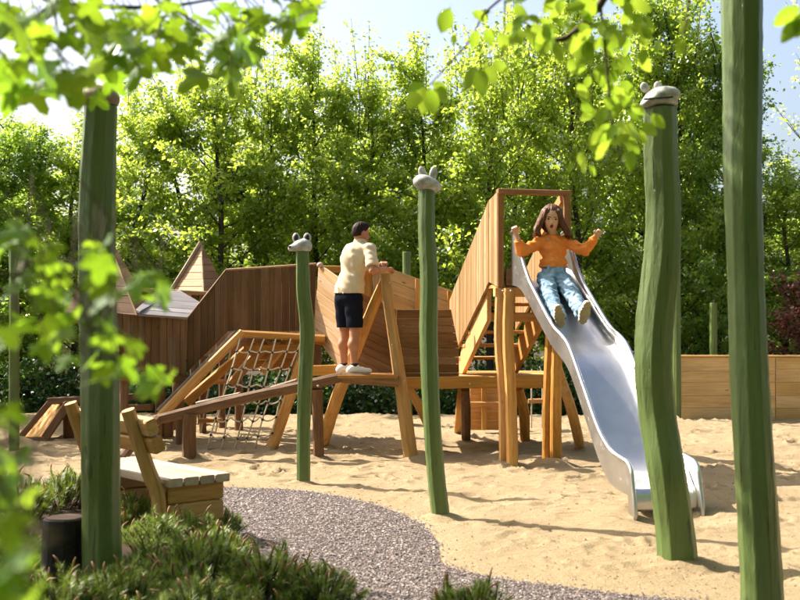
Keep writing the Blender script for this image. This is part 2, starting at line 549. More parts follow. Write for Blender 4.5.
def rope(parent, name, pts, r, mat, per=6, sides=6):
    path = smooth_path(pts, per)
    vs, fs = tube_data(path, r, sides)
    o = path[0]
    return obj(name, mesh_py(name, [v - o for v in vs], fs, True), mat, parent, Matrix.Translation(o))

def blob(name, center, radii, mat, parent, R=None, seg=14, rings=9, M=None):
    vs, fs = [], []
    for i in range(rings + 1):
        th = math.pi * i / rings
        for k in range(seg):
            a = 2 * math.pi * k / seg
            vs.append((radii[0] * math.sin(th) * math.cos(a), radii[1] * math.sin(th) * math.sin(a), radii[2] * math.cos(th)))
    for i in range(rings):
        for k in range(seg):
            j = (k + 1) % seg
            fs.append((i * seg + k, (i + 1) * seg + k, (i + 1) * seg + j, i * seg + j))
    me = mesh_py(name, vs, fs, True)
    return obj(name, me, mat, parent, at(R or Matrix.Identity(4), center))

# ------------------------------------------------------------------ implicit surfaces (bodies, clothes, carved heads)
def sdf_mesh(name, prims, res=0.008, clips=(), disp=None):
    """prims: ('c', a, b, ra, rb, k) tapered capsule or ('e', centre, radii, R3, k) ellipsoid; one continuous skin"""
    lo = np.full(3, 1e9); hi = np.full(3, -1e9)
    for p in prims:
        if p[0] == 'c':
            for q, r in ((p[1], p[3]), (p[2], p[4])):
                lo = np.minimum(lo, np.array(q) - r); hi = np.maximum(hi, np.array(q) + r)
        else:
            r = max(p[2]); lo = np.minimum(lo, np.array(p[1]) - r); hi = np.maximum(hi, np.array(p[1]) + r)
    lo -= 0.05; hi += 0.05
    dims = np.ceil((hi - lo) / res).astype(int) + 1
    D = np.full(dims, 1.0, dtype=np.float32)
    ax = [lo[i] + res * np.arange(dims[i]) for i in range(3)]
    for p in prims:
        if p[0] == 'c':
            a = np.array(p[1]); b = np.array(p[2]); r = max(p[3], p[4]); k = p[5]
            l, h = np.minimum(a, b) - r, np.maximum(a, b) + r
        else:
            a = np.array(p[1]); r = max(p[2]); k = p[4]
            l, h = a - r, a + r
        m = k + 0.05
        i0 = np.maximum(0, np.floor((l - m - lo) / res).astype(int)); i1 = np.minimum(dims, np.ceil((h + m - lo) / res).astype(int) + 1)
        sl = tuple(slice(i0[i], i1[i]) for i in range(3))
        X, Yy, Z = np.meshgrid(ax[0][sl[0]], ax[1][sl[1]], ax[2][sl[2]], indexing='ij')
        if p[0] == 'c':
            ab = b - a; q = float(ab @ ab) + 1e-12
            t = np.clip(((X - a[0]) * ab[0] + (Yy - a[1]) * ab[1] + (Z - a[2]) * ab[2]) / q, 0, 1)
            d = np.sqrt((X - a[0] - t * ab[0]) ** 2 + (Yy - a[1] - t * ab[1]) ** 2 + (Z - a[2] - t * ab[2]) ** 2) - (p[3] + (p[4] - p[3]) * t)
        else:
            R = np.array(p[3]) if p[3] is not None else np.eye(3)
            U = [(X - a[0]) * R[0, j] + (Yy - a[1]) * R[1, j] + (Z - a[2]) * R[2, j] for j in range(3)]
            rr = p[2]
            k0 = np.sqrt(sum((U[j] / rr[j]) ** 2 for j in range(3)))
            k1 = np.sqrt(sum((U[j] / rr[j] ** 2) ** 2 for j in range(3))) + 1e-9
            d = k0 * (k0 - 1.0) / k1
        e = D[sl]
        hh = np.clip(0.5 + 0.5 * (e - d) / k, 0, 1)
        D[sl] = e * (1 - hh) + d * hh - k * hh * (1 - hh)
    if clips or disp:
        X, Yy, Z = np.meshgrid(*ax, indexing='ij')
        if disp: D = D + disp(X, Yy, Z)
        for pt, nn in clips:
            D = np.maximum(D, (X - pt[0]) * nn[0] + (Yy - pt[1]) * nn[1] + (Z - pt[2]) * nn[2])
    ins = D < 0
    c = np.zeros(dims - 1, dtype=np.int8)
    for dx in (0, 1):
        for dy in (0, 1):
            for dz in (0, 1):
                c += ins[dx:dims[0] - 1 + dx, dy:dims[1] - 1 + dy, dz:dims[2] - 1 + dz]
    cells = np.argwhere((c > 0) & (c < 8))
    idx = np.full(dims - 1, -1, dtype=np.int64)
    idx[tuple(cells.T)] = np.arange(len(cells))
    acc = np.zeros((len(cells), 3)); cnt = np.zeros(len(cells))
    corners = [(x, y, z) for x in (0, 1) for y in (0, 1) for z in (0, 1)]
    for a in corners:
        for j in range(3):
            if a[j]: continue
            b = list(a); b[j] = 1
            da = D[tuple((cells + np.array(a)).T)]; db = D[tuple((cells + np.array(b)).T)]
            m = (da < 0) != (db < 0)
            t = np.where(m, da / np.where(m, da - db, 1), 0)
            pos = np.tile(np.array(a, float), (len(cells), 1)); pos[:, j] = t
            acc[m] += pos[m]; cnt[m] += 1
    V = lo + res * (cells + acc / np.maximum(cnt, 1)[:, None])
    quads = []
    for j in range(3):
        s0 = [slice(None)] * 3; s1 = [slice(None)] * 3
        s0[j] = slice(0, -1); s1[j] = slice(1, None)
        A, B = ins[tuple(s0)], ins[tuple(s1)]
        e = np.argwhere(A != B)
        k, l = (j + 1) % 3, (j + 2) % 3
        e = e[(e[:, k] > 0) & (e[:, l] > 0) & (e[:, k] < dims[k] - 1) & (e[:, l] < dims[l] - 1)]
        if not len(e): continue
        flip = A[tuple(e.T)]
        def cell(ok, ol):
            q = e.copy(); q[:, k] += ok; q[:, l] += ol
            return idx[tuple(q.T)]
        q = np.stack([cell(-1, -1), cell(0, -1), cell(0, 0), cell(-1, 0)], 1)
        q[~flip] = q[~flip][:, ::-1]
        quads.append(q)
    Q = np.concatenate(quads)
    Q = Q[(Q >= 0).all(1)]
    return mesh_np(name, V, Q, True)

def sdf_obj(name, prims, mat, parent, res=0.008, clips=(), disp=None):
    return obj(name, sdf_mesh(name, prims, res, clips, disp), mat, parent, Matrix.Identity(4))

def c_(a, b, ra, rb, k=0.02): return ('c', tuple(a), tuple(b), ra, rb, k)
def e_(c, r, R=None, k=0.02): return ('e', tuple(c), tuple(r), R, k)

# ------------------------------------------------------------------ ground
def pip(x, y, poly):
    ins = np.zeros(x.shape, bool)
    n = len(poly)
    for i in range(n):
        x0, y0 = poly[i - 1]; x1, y1 = poly[i]
        c = ((y0 > y) != (y1 > y)) & (x < (x1 - x0) * (y - y0) / (y1 - y0 + 1e-12) + x0)
        ins ^= c
    return ins

def dist_poly(x, y, poly):
    d = np.full(x.shape, 1e9)
    n = len(poly)
    for i in range(n):
        x0, y0 = poly[i - 1]; x1, y1 = poly[i]
        ex, ey = x1 - x0, y1 - y0
        t = np.clip(((x - x0) * ex + (y - y0) * ey) / (ex * ex + ey * ey + 1e-12), 0, 1)
        d = np.minimum(d, np.hypot(x - x0 - t * ex, y - y0 - t * ey))
    return d

def px_poly(pp):
    pts = smooth_path([G(*p) for p in pp], 4)
    return [(p.x, p.y) for p in pts]

edge = px_poly([(-160, 474), (-40, 476), (60, 478), (140, 482), (212, 485.5), (300, 489), (370, 502), (415, 519), (436, 538), (439, 553), (446, 564), (500, 576.5), (600, 589.5), (700, 600), (800, 609), (950, 630)])
PATH = edge + [(4.2, 4.2), (4.0, 2.0), (-1.0, 2.0), (-1.1, 5.0)]
bed_edge = px_poly([(232, 640), (222, 600), (218, 570), (220, 548), (214, 530), (190, 509), (150, 500), (60, 496), (-60, 494), (-200, 492)])
PATH += bed_edge
BED = bed_edge + [(-9, 8.2), (-9, 3.0), (-1.05, 3.0)]

def axis(segs):
    out = [segs[0][0]]
    for a, b, st in segs:
        n = max(1, int(round((b - a) / st)))
        out += list(np.linspace(a, b, n + 1)[1:])
    return np.array(out)

def grid_mesh(name, xs, ys, zf):
    X, Yv = np.meshgrid(xs, ys, indexing='ij')
    Z = zf(X, Yv)
    V = np.stack([X.ravel(), Yv.ravel(), Z.ravel()], 1)
    nx, ny = len(xs), len(ys)
    i = np.arange(nx - 1)[:, None] * ny + np.arange(ny - 1)[None, :]
    Q = np.stack([i, i + ny, i + ny + 1, i + 1], -1).reshape(-1, 4)
    return mesh_np(name, V, Q, True)

def ground_z(x, y):
    return -0.09 + 0.03 * vnoise(x, y, 1.7, 3) - 0.0 * x
structure('ground', grid_mesh('ground', axis([(-400, -30, 60), (-30, 30, 1.0), (30, 400, 60)]), axis([(-30, 0, 10), (0, 45, 1.0), (45, 600, 80)]), ground_z), M_SOIL)

foot = []
fr = np.random.default_rng(5)
for _ in range(1000):
    fy = 6.2 + 12.5 * fr.random() ** 1.3
    foot.append((fr.uniform(-0.55, 0.55) * fy, fy, fr.uniform(0, math.pi), fr.uniform(0.07, 0.17), fr.uniform(0.04, 0.075), fr.uniform(0.014, 0.038)))

HOLLOW = [(2.12, 8.55, 0.32, -0.06), (-0.92, 10.5, 0.11, 0.03), (0.32, 8.65, 0.13, 0.035), (1.75, 7.0, 0.2, 0.04), (1.82, 5.75, 0.2, 0.03), (0.2, 12.5, 0.16, 0.04), (-0.92, 12.45, 0.14, 0.04), (-2.3, 12.3, 0.15, 0.04), (1.1, 11.75, 0.18, 0.045), (1.66, 11.95, 0.18, 0.045), (2.18, 13.5, 0.16, 0.04), (-1.55, 13.3, 0.16, 0.04), (0.82, 14.4, 0.14, 0.04), (0.7, 9.6, 0.3, -0.03), (3.4, 9.6, 0.35, -0.035)]
def sand_z(x, y):
    z = 0.035 * vnoise(x, y, 0.9, 11) + 0.034 * vnoise(x, y, 0.42, 12) + 0.026 * vnoise(x, y, 0.2, 13) + 0.010 * vnoise(x, y, 0.09, 14)
    z -= 0.03 * np.abs(vnoise(x * 0.7, y, 0.33, 15))
    for fx, fy, a, l, w, d in foot:
        near = (np.abs(x - fx) < 0.4) & (np.abs(y - fy) < 0.4)
        if not near.any(): continue
        dx, dy = x[near] - fx, y[near] - fy
        u = (dx * math.cos(a) + dy * math.sin(a)) / l; v = (-dx * math.sin(a) + dy * math.cos(a)) / w
        r2 = u * u + v * v
        z[near] += d * (0.75 * np.exp(-((np.sqrt(r2) - 1.35) / 0.35) ** 2) - 1.0 * np.exp(-r2 ** 2))
    z = z * (0.40 + 0.72 * np.clip((y - 9.0) / 3.0, 0, 1)) + 0.010 * vnoise(x, y, 0.055, 16)
    dp = dist_poly(x, y, PATH)
    calm = np.clip(dp / 0.5, 0.12, 1)
    inside = pip(x, y, PATH) | pip(x, y, BED)
    z = z * calm
    z = np.where(inside, -0.045, z - 0.012 * (1 - np.clip(dp / 0.15, 0, 1)))
    for hx, hy, hr, hd in HOLLOW:
        q = np.hypot(x - hx, y - hy) / hr
        z = z + np.where(inside, 0, hd * np.exp(-q ** 2) - hd * 0.45 * np.exp(-((q - 1.6) / 0.5) ** 2))
    far = np.clip((y - 18.6) / 0.8, 0, 1)
    return z - 0.16 * far
sx = axis([(-9, -5.4, 0.09), (-5.4, 5.4, 0.027), (5.4, 14, 0.15)])
sy = axis([(5.0, 6.0, 0.1), (6.0, 12.5, 0.024), (12.5, 16.0, 0.035), (16.0, 19.6, 0.06)])
structure('sand', grid_mesh('sand', sx, sy, sand_z), M_SAND)

def sheet(name, poly, z, mat):
    vs = [(x, y, z) for x, y in poly]
    import bmesh
    bm = bmesh.new()
    f = bm.faces.new([bm.verts.new(v) for v in vs])
    if f.normal.z < 0: bmesh.ops.reverse_faces(bm, faces=[f])
    f.normal_update()
    if f.normal.z < 0: bmesh.ops.reverse_faces(bm, faces=[f])
    bmesh.ops.triangulate(bm, faces=bm.faces[:])
    me = bpy.data.meshes.new(name); bm.to_mesh(me); bm.free()
    return structure(name, me, mat)
sheet('path', PATH, -0.012, M_PATHBASE)
sheet('planting_bed', BED, 0.004, M_BED)

# gravel: tens of thousands of small stones
def gravel():
    r = np.random.default_rng(21)
    n = 165000
    y = 5.6 + 5.4 * r.random(n) ** 1.25
    x = r.uniform(-0.42, 0.42, n) * y + 0.0
    k = pip(x, y, PATH) | (dist_poly(x, y, PATH) < r.exponential(0.05, n) * (r.random(n) < 0.4))
    k &= ~pip(x, y, BED) | (r.random(n) < 0.06)
    x, y = x[k], y[k]
    n = len(x)
    s = (0.0042 + 0.0085 * r.random(n) ** 2.2) * (0.75 + 0.04 * y)
    a = r.uniform(0, 2 * math.pi, n)
    base = np.array([(1, 0, 0), (0, 1, 0), (-1, 0, 0), (0, -1, 0), (0.15, 0.1, 0.75)], float)
    V = np.zeros((n, 5, 3))
    asp = r.uniform(0.6, 1.0, n)
    jit = r.uniform(0.7, 1.3, (n, 5))
    bx = base[None, :, 0] * jit; by = base[None, :, 1] * asp[:, None] * jit; bz = base[None, :, 2] * r.uniform(0.5, 1.2, (n, 1)) + np.where(base[None, :, 2] > 0, 0, r.uniform(-0.2, 0.25, (n, 5)))
    V[:, :, 0] = x[:, None] + s[:, None] * (bx * np.cos(a)[:, None] - by * np.sin(a)[:, None])
    V[:, :, 1] = y[:, None] + s[:, None] * (bx * np.sin(a)[:, None] + by * np.cos(a)[:, None])
    V[:, :, 2] = np.where(pip(x, y, BED), 0.006, -0.010)[:, None] + r.uniform(0, 0.006, n)[:, None] + s[:, None] * bz
    f = np.array([(0, 1, 4), (1, 2, 4), (2, 3, 4), (3, 0, 4)])
    Q = (np.arange(n)[:, None, None] * 5 + f[None]).reshape(-1, 3)
    return mesh_np('gravel', V.reshape(-1, 3), Q)
g = obj('gravel', gravel(), M_PEBBLE)
tag(g, 'mauve grey gravel covering the curved path', 'gravel', kind='stuff')

# stray crumbs of sand, bark and pebbles on the sand
def crumbs():
    r = np.random.default_rng(4)
    n = 2600
    y = 6.3 + 10 * r.random(n) ** 1.5; x = r.uniform(-0.45, 0.45, n) * y
    k = ~(pip(x, y, PATH) | pip(x, y, BED)); x, y = x[k], y[k]; n = len(x)
    z = sand_z(x, y)
    s = r.uniform(0.004, 0.012, n)
    base = np.array([(1, 0, 0), (-0.5, 0.8, 0), (-0.5, -0.8, 0), (0, 0, 0.9)])
    V = np.stack([x, y, z], 1)[:, None, :] + base[None] * s[:, None, None] * r.uniform(0.6, 1.4, (n, 4, 3))
    f = np.array([(0, 1, 3), (1, 2, 3), (2, 0, 3)])
    return mesh_np('debris', V.reshape(-1, 3), (np.arange(n)[:, None, None] * 4 + f[None]).reshape(-1, 3))
tag(obj('debris', crumbs(), simple('bark_crumbs', (0.17, 0.11, 0.065), 0.9, 0.4, 30)), 'scattered bark crumbs and grit lying on the sand', 'debris', kind='stuff')

# ------------------------------------------------------------------ low boundary wall on the right, fences and house far behind
bw_ = thing('boundary_wall', 'low honey coloured board wall along the back of the sand on the right', 'wall', G(760, 418))
Yw = 17.6
x0, x1 = P(676, 0, Yw).x, 13.0
hz = 0.97
cuts = [x0, 5.95, 9.2, x1]
for i in range(3):
    panel(bw_, [(cuts[i] + 0.004, Yw, -0.02), (cuts[i + 1] - 0.004, Yw, -0.02), (cuts[i + 1] - 0.004, Yw, hz), (cuts[i] + 0.004, Yw, hz)], (1, 0, 0), 0.195, MW['yellow'], th=0.06)
beam(bw_, 'cap_board', (x0 - 0.02, Yw + 0.03, hz + 0.02), (x1, Yw + 0.03, hz + 0.02), 0.12, 0.035, MW['yellow'])
for x in (x0 + 0.3, 6.0, 9.1, 12.4):
    beam(bw_, 'post', (x, Yw + 0.13, -0.1), (x, Yw + 0.13, hz - 0.02), 0.1, 0.1, MW['yellow'], up=(0, 1, 0))

df = thing('board_fence', 'low dark board fence behind the sand at the far left', 'fence', (-8.5, 20, 0))
panel(df, [(-10.5, 19.6, 0.02), (-5.9, 19.6, 0.02), (-5.9, 19.6, 0.62), (-10.5, 19.6, 0.62)], (1, 0, 0), 0.15, MW['black'])
for x in (-10.2, -8.8, -7.4, -6.0):
    beam(df, 'post', (x, 19.72, -0.1), (x, 19.72, 0.7), 0.09, 0.09, MW['black'], up=(0, 1, 0))

sh = thing('garden_shed', 'tan walled shed with dark roof glimpsed under the trees at left', 'shed', (-10.2, 34, 0))
M_TAN = simple('tan_render', (0.42, 0.27, 0.13), 0.85, 0.12, 6)
def box_me(name, s):
    a, b, c = s[0] / 2, s[1] / 2, s[2]
    return mesh_py(name, [(-a, -b, 0), (a, -b, 0), (a, b, 0), (-a, b, 0), (-a, -b, c), (a, -b, c), (a, b, c), (-a, b, c)],
                   [(3, 2, 1, 0), (4, 5, 6, 7), (0, 1, 5, 4), (1, 2, 6, 5), (2, 3, 7, 6), (3, 0, 4, 7)])
obj('wall', box_me('wall', (4.6, 3, 2.2)), M_TAN, sh, Matrix.Translation((-10.2, 34, -0.2)))
rf = mesh_py('roof', [(-2.6, -1.8, 0), (2.6, -1.8, 0), (2.6, 1.8, 0), (-2.6, 1.8, 0), (-2.6, 0, 1.1), (2.6, 0, 1.1)], [(0, 1, 5, 4), (2, 3, 4, 5), (1, 2, 5), (3, 0, 4), (3, 2, 1, 0)])
obj('roof', rf, MW['black'], sh, Matrix.Translation((-10.2, 34, 2.0)))
for wx in (-11.4, -9.3):
    wi = obj('window', box_me('window', (0.8, 0.08, 0.9)), simple('white_frame', (0.7, 0.7, 0.68), 0.5), sh, Matrix.Translation((wx, 32.47, 0.8)))
    obj('pane', box_me('pane', (0.66, 0.03, 0.76)), simple('dark_pane', (0.05, 0.06, 0.07), 0.1), wi, Matrix.Translation((wx, 32.42, 0.87)))

ff = thing('picket_fence', 'small pale picket fence beyond the board wall at the right edge', 'fence', (8.2, 23, 0))
for i in range(9):
    beam(ff, 'picket', (7.6 + i * 0.14, 23, 0), (7.6 + i * 0.14, 23, 1.08 + 0.03 * random.random()), 0.085, 0.03, MW['larch'], up=(0, 1, 0))
for z in (0.4, 0.95):
    beam(ff, 'rail', (7.5, 23.04, z), (8.85, 23.04, z), 0.04, 0.07, MW['larch'])

# ------------------------------------------------------------------ trees
def leaf_quads(C, U, Nn, L, Wd):
    """one folded quad per leaf"""
    U = U / np.linalg.norm(U, axis=1, keepdims=True)
    Vv = np.cross(Nn, U); Vv /= np.linalg.norm(Vv, axis=1, keepdims=True) + 1e-9
    Nn = np.cross(U, Vv)
    L = L[:, None]; Wd = Wd[:, None]
    a = C; b = C + U * L * 0.45 + Vv * Wd - Nn * L * 0.06; c = C + U * L - Nn * L * 0.12; d = C + U * L * 0.45 - Vv * Wd - Nn * L * 0.06
    V = np.stack([a, b, c, d], 1).reshape(-1, 3)
    Q = np.arange(len(C) * 4).reshape(-1, 4)
    return V, Q

def rand_leaves(r, C, size, droop=0.5, spread=0.9):
    n = len(C)
    az = r.uniform(0, 2 * math.pi, n)
    U = np.stack([np.cos(az), np.sin(az), r.normal(-droop, 0.45, n)], 1)
    Nn = np.stack([r.normal(0, spread, n), r.normal(0, spread, n), np.abs(r.normal(0.9, 0.4, n))], 1)
    L = size * r.uniform(0.65, 1.3, n)
    return leaf_quads(C, U, Nn, L, L * r.uniform(0.28, 0.4, n))

def build_tree(seed, h, rad, nleaf, size, mat, low=0.08, shoots=9, trunk_r=0.075, limbs=44, name='tree', leafname='crown'):
    """upright leafy tree at the origin; returns (trunk mesh, crown mesh)"""
    r = np.random.default_rng(seed); random.seed(seed)
    vs, fs = [], []
    def add(path, rr, sides=6):
        a, b = tube_data(path, rr, sides)
        o = len(vs); vs.extend(a); fs.extend([tuple(i + o for i in f) for f in b])
    bend = [Vector((r.normal(0, 0.05 * h * 0.12) * i, r.normal(0, 0.05 * h * 0.12) * i, h * 0.97 * i / 5)) for i in range(6)]
    trunk = smooth_path(bend, 3)
    add(trunk, [trunk_r * 1.25, trunk_r, trunk_r * 0.75, trunk_r * 0.5, 0.012], 8)
    segs = []
    for i in range(limbs):
        u = low + (0.95 - low) * (i + r.random()) / limbs
        p = trunk[min(int(u * (len(trunk) - 1)), len(trunk) - 1)]
        az = i * 2.399 + r.normal(0, 0.4)
        el = r.uniform(0.12, 0.75) + 0.35 * u
        ln = rad * (1.2 - 0.85 * u ** 2.2) * r.uniform(0.65, 1.2) / math.cos(min(el, 1.0)) * 0.82
        d = Vector((math.cos(az) * math.cos(el), math.sin(az) * math.cos(el), math.sin(el)))
        q = p + d * ln * 0.5 + Vector((0, 0, -0.04 * ln)); e = p + d * ln + Vector((0, 0, 0.1 * ln))
        pth = smooth_path([p, q, e], 3)
        add(pth, [trunk_r * 0.34 * (1 - 0.6 * u), 0.006], 4)
        segs.append((q, e, 1.0)); segs.append((p.lerp(q, 0.45), q, 0.8))
        for k in range(4):
            b = pth[min(2 + k, len(pth) - 1)]
            d2 = (d + Vector((r.normal(0, 0.6), r.normal(0, 0.6), r.normal(0.15, 0.5)))).normalized()
            e2 = b + d2 * ln * r.uniform(0.25, 0.5)
            add([b, b.lerp(e2, 0.5) + Vector((0, 0, 0.02)), e2], [0.008, 0.003], 3)
            segs.append((b, e2, 1.0))
    for i in range(shoots):
        az = r.uniform(0, 6.28); rr_ = rad * 0.5 * r.random()
        b = Vector((math.cos(az) * rr_, math.sin(az) * rr_, h * r.uniform(0.72, 0.9)))
        e = b + Vector((r.normal(0, 0.16), r.normal(0, 0.16), h * r.uniform(0.12, 0.24)))
        add([b, b.lerp(e, 0.5), e], [0.012, 0.003], 4)
        segs.append((b, e, 0.7))
    A = np.array([tuple(s[0]) for s in segs]); B = np.array([tuple(s[1]) for s in segs]); wt = np.array([s[2] for s in segs])
    ln = np.linalg.norm(B - A, axis=1) * wt * np.exp(r.normal(0, 0.5, len(segs)))
    pick = r.choice(len(segs), nleaf, p=ln / ln.sum())
    t = r.random(nleaf) ** 0.85
    C = A[pick] + (B - A)[pick] * t[:, None] + r.normal(0, 1, (nleaf, 3)) * np.array([1.0, 1.0, 0.38]) * (0.06 + 0.13 * r.random((nleaf, 1)) ** 2) * (size / 0.08) ** 0.5
    C[:, 2] = np.maximum(C[:, 2], 0.15)
    V, Q = rand_leaves(r, C, size, 0.35, 0.62)
    tm = mesh_py('trunk', vs, fs, True); tm.materials.append(MW['bark'])
    cm = mesh_np(leafname, V, Q); cm.materials.append(mat)
    random.seed(seed + 99)
    return tm, cm

PROTO = [build_tree(101, 7.0, 1.5, 25000, 0.081, M_LEAF[0]),
         build_tree(102, 7.0, 1.4, 24000, 0.079, M_LEAF[1]),
         build_tree(103, 7.0, 1.6, 26000, 0.083, M_LEAF[2]),
         build_tree(104, 7.0, 1.9, 16500, 0.098, M_LEAF[0], low=0.16, shoots=14, limbs=36),
         build_tree(105, 7.0, 1.7, 21500, 0.088, M_LEAF[2], low=0.12, shoots=6, limbs=52)]
ORD = ['first', 'second', 'third', 'fourth', 'fifth', 'sixth', 'seventh', 'eighth', 'ninth', 'tenth', 'eleventh', 'twelfth', 'thirteenth', 'fourteenth', 'fifteenth',
       'sixteenth', 'seventeenth', 'eighteenth', 'nineteenth', 'twentieth', 'twenty-first', 'twenty-second', 'twenty-third', 'twenty-fourth']
TOP = [(-80, 120), (0, 108), (60, 112), (120, 104), (165, 78), (205, 62), (250, 66), (300, 58), (332, 24), (362, 62), (395, 36), (435, 66), (475, 44), (510, 20), (545, 4), (600, -14), (660, -30), (700, -10), (722, 30), (748, 118), (775, 150), (800, 140), (880, 110)]
def top_row(px): return float(np.interp(px, [a for a, b in TOP], [b for a, b in TOP]))

def place_tree(name, proto, x, y, sc, label, group, rot, scz=None, sway=0.0):
    t = thing(name, label, 'tree', (x, y, -0.1), group)
    M = Matrix.Translation((x, y, -0.1)) @ Matrix.Rotation(rot, 4, 'Z') @ Matrix.Diagonal((sc, sc, scz or sc, 1))
    obj('trunk', proto[0], None, t, M); obj('crown', proto[1], None, t, M)
    return t

tr = random.Random(12)
row = []
for i in range(19):
    px = -70 + i * 50 + tr.uniform(-14, 14)
    Y = 21.6 + tr.uniform(-0.7, 0.9)
    row.append((px, Y))
n = 0
for i, (px, Y) in enumerate(row):
    h = EYE + (HOR - top_row(px) - tr.uniform(-8, 22)) / F * Y
    if px > 735: h = min(h, 4.9)
    k = 2 if (120 < px < 480 and i % 2) or px > 735 else (1 if (px < 100 or px > 640) and i % 3 else (0, 3, 4, 0, 2)[i % 5])
    place_tree('hornbeam_tree', PROTO[k], (px - 400) / F * Y, Y, tr.uniform(0.85, 1.0), ORD[n] + ' from the left in the front row of leafy trees behind the playground', 'front row of trees behind the playground', tr.uniform(0, 6.28), h / 6.85)
    n += 1
n = 0
for i in range(17):
    px = -90 + i * 56 + tr.uniform(-16, 16)
    Y = 25.0 + tr.uniform(-0.8, 1.2)
    h = EYE + (HOR - top_row(px)) / F * Y
    if px > 735: h = min(h, 5.3)
    h *= 0.78
    k = 2 if 150 < px < 420 or px > 735 else (0, 4, 1, 3)[i % 4]
    if px < 300 and i % 2: continue
    place_tree('hornbeam_tree', PROTO[k], (px - 400) / F * Y, Y, tr.uniform(0.95, 1.15), ORD[n] + ' from the left in the rear row of leafy trees', 'rear row of trees behind the playground', tr.uniform(0, 6.28), h / 6.85)
    n += 1

# taller airy tree at the upper right, red leaved shrub at the right edge, trees standing to the left
airy = build_tree(111, 11.0, 2.6, 5200, 0.10, M_LEAF[2], low=0.3, limbs=40, trunk_r=0.13)
place_tree('airy_tree', airy, 11.6, 29.0, 1.0, 'tall airy tree showing sky between its twigs in the upper right corner', None, 0.7)
redm = build_tree(112, 2.6, 0.8, 5200, 0.075, M_RED, low=0.1, limbs=26, trunk_r=0.03)
place_tree('red_leaved_shrub', redm, 7.3, 19.6, 0.98, 'small red leaved tree behind the board wall at the right edge', None, 0.2)
place_tree('hornbeam_tree', PROTO[1], -8.3, 18.2, 0.95, 'dark leafy tree behind the far left green pole, nearest of the left trees', None, 1.1, 0.82)
place_tree('hornbeam_tree', PROTO[3], -10.4, 16.0, 1.1, 'leafy tree just outside the left edge shading the sand', None, 2.3, 0.95)

# the park goes on behind the viewpoint: tall trees close off the sky there
for i, (x, y, sc) in enumerate(((-9.5, -3.5, 1.7), (-6.0, -5.0, 1.9), (-2.6, -4.4, 1.8), (0.8, -5.2, 2.0), (4.0, -4.4, 1.8), (7.2, -3.6, 1.9), (10.0, -1.0, 1.8), (12.0, 3.0, 1.8), (13.5, 7.5, 1.8))):
    place_tree('park_tree', PROTO[(0, 4, 1, 3)[i % 4]], x, y, sc, 'tall leafy park tree out of view behind the photographer, ' + ORD[i] + ' from the left', 'trees behind the photographer', i * 1.3, sc)

# low hedge bushes behind the climbing structure
def bush(seed, rx, ry, h, n, size, mat):
    r = np.random.default_rng(seed)
    d = r.normal(0, 1, (n, 3)); d /= np.linalg.norm(d, axis=1, keepdims=True)
    d[:, 2] = np.abs(d[:, 2])
    rad = r.random((n, 1)) ** 0.25 * (1 + 0.25 * np.sin(d[:, :1] * 7 + seed) * np.cos(d[:, 1:2] * 6))
    C = d * rad * np.array([rx, ry, h])
    V, Q = rand_leaves(r, C, size)
    m = mesh_np('foliage', V, Q); m.materials.append(mat)
    return m
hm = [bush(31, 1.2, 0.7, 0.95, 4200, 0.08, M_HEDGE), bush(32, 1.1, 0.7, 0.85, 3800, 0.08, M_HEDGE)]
def stems(seed, h):
    r = np.random.default_rng(seed); vs, fs = [], []
    for i in range(6):
        e = Vector((r.normal(0, 0.4), r.normal(0, 0.25), h * 0.8))
        a, b = tube_data([Vector((0.05 * i - 0.12, 0, 0)), e * 0.5, e], [0.02, 0.006], 5)
        o = len(vs); vs += a; fs += [tuple(k + o for k in f) for f in b]
    m = mesh_py('stem', vs, fs, True); m.materials.append(MW['bark']); return m
sm = stems(3, 0.9)
where = ['under the far left trees', 'behind the climbing net', 'behind the leaning frame posts', 'beneath the standing man', 'behind the walkway legs', 'behind the slim brown post', 'behind the slide tower legs', 'behind the upper slide', 'right of the slide', 'behind the right board wall', 'at the right edge']
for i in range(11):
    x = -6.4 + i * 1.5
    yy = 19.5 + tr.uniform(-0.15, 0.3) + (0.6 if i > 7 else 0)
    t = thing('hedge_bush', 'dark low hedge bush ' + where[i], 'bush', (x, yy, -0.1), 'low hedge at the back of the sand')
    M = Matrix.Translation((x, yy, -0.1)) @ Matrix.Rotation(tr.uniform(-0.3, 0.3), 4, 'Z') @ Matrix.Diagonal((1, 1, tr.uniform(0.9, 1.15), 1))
    obj('foliage', hm[i % 2], None, t, M); obj('stem', sm, None, t, M)

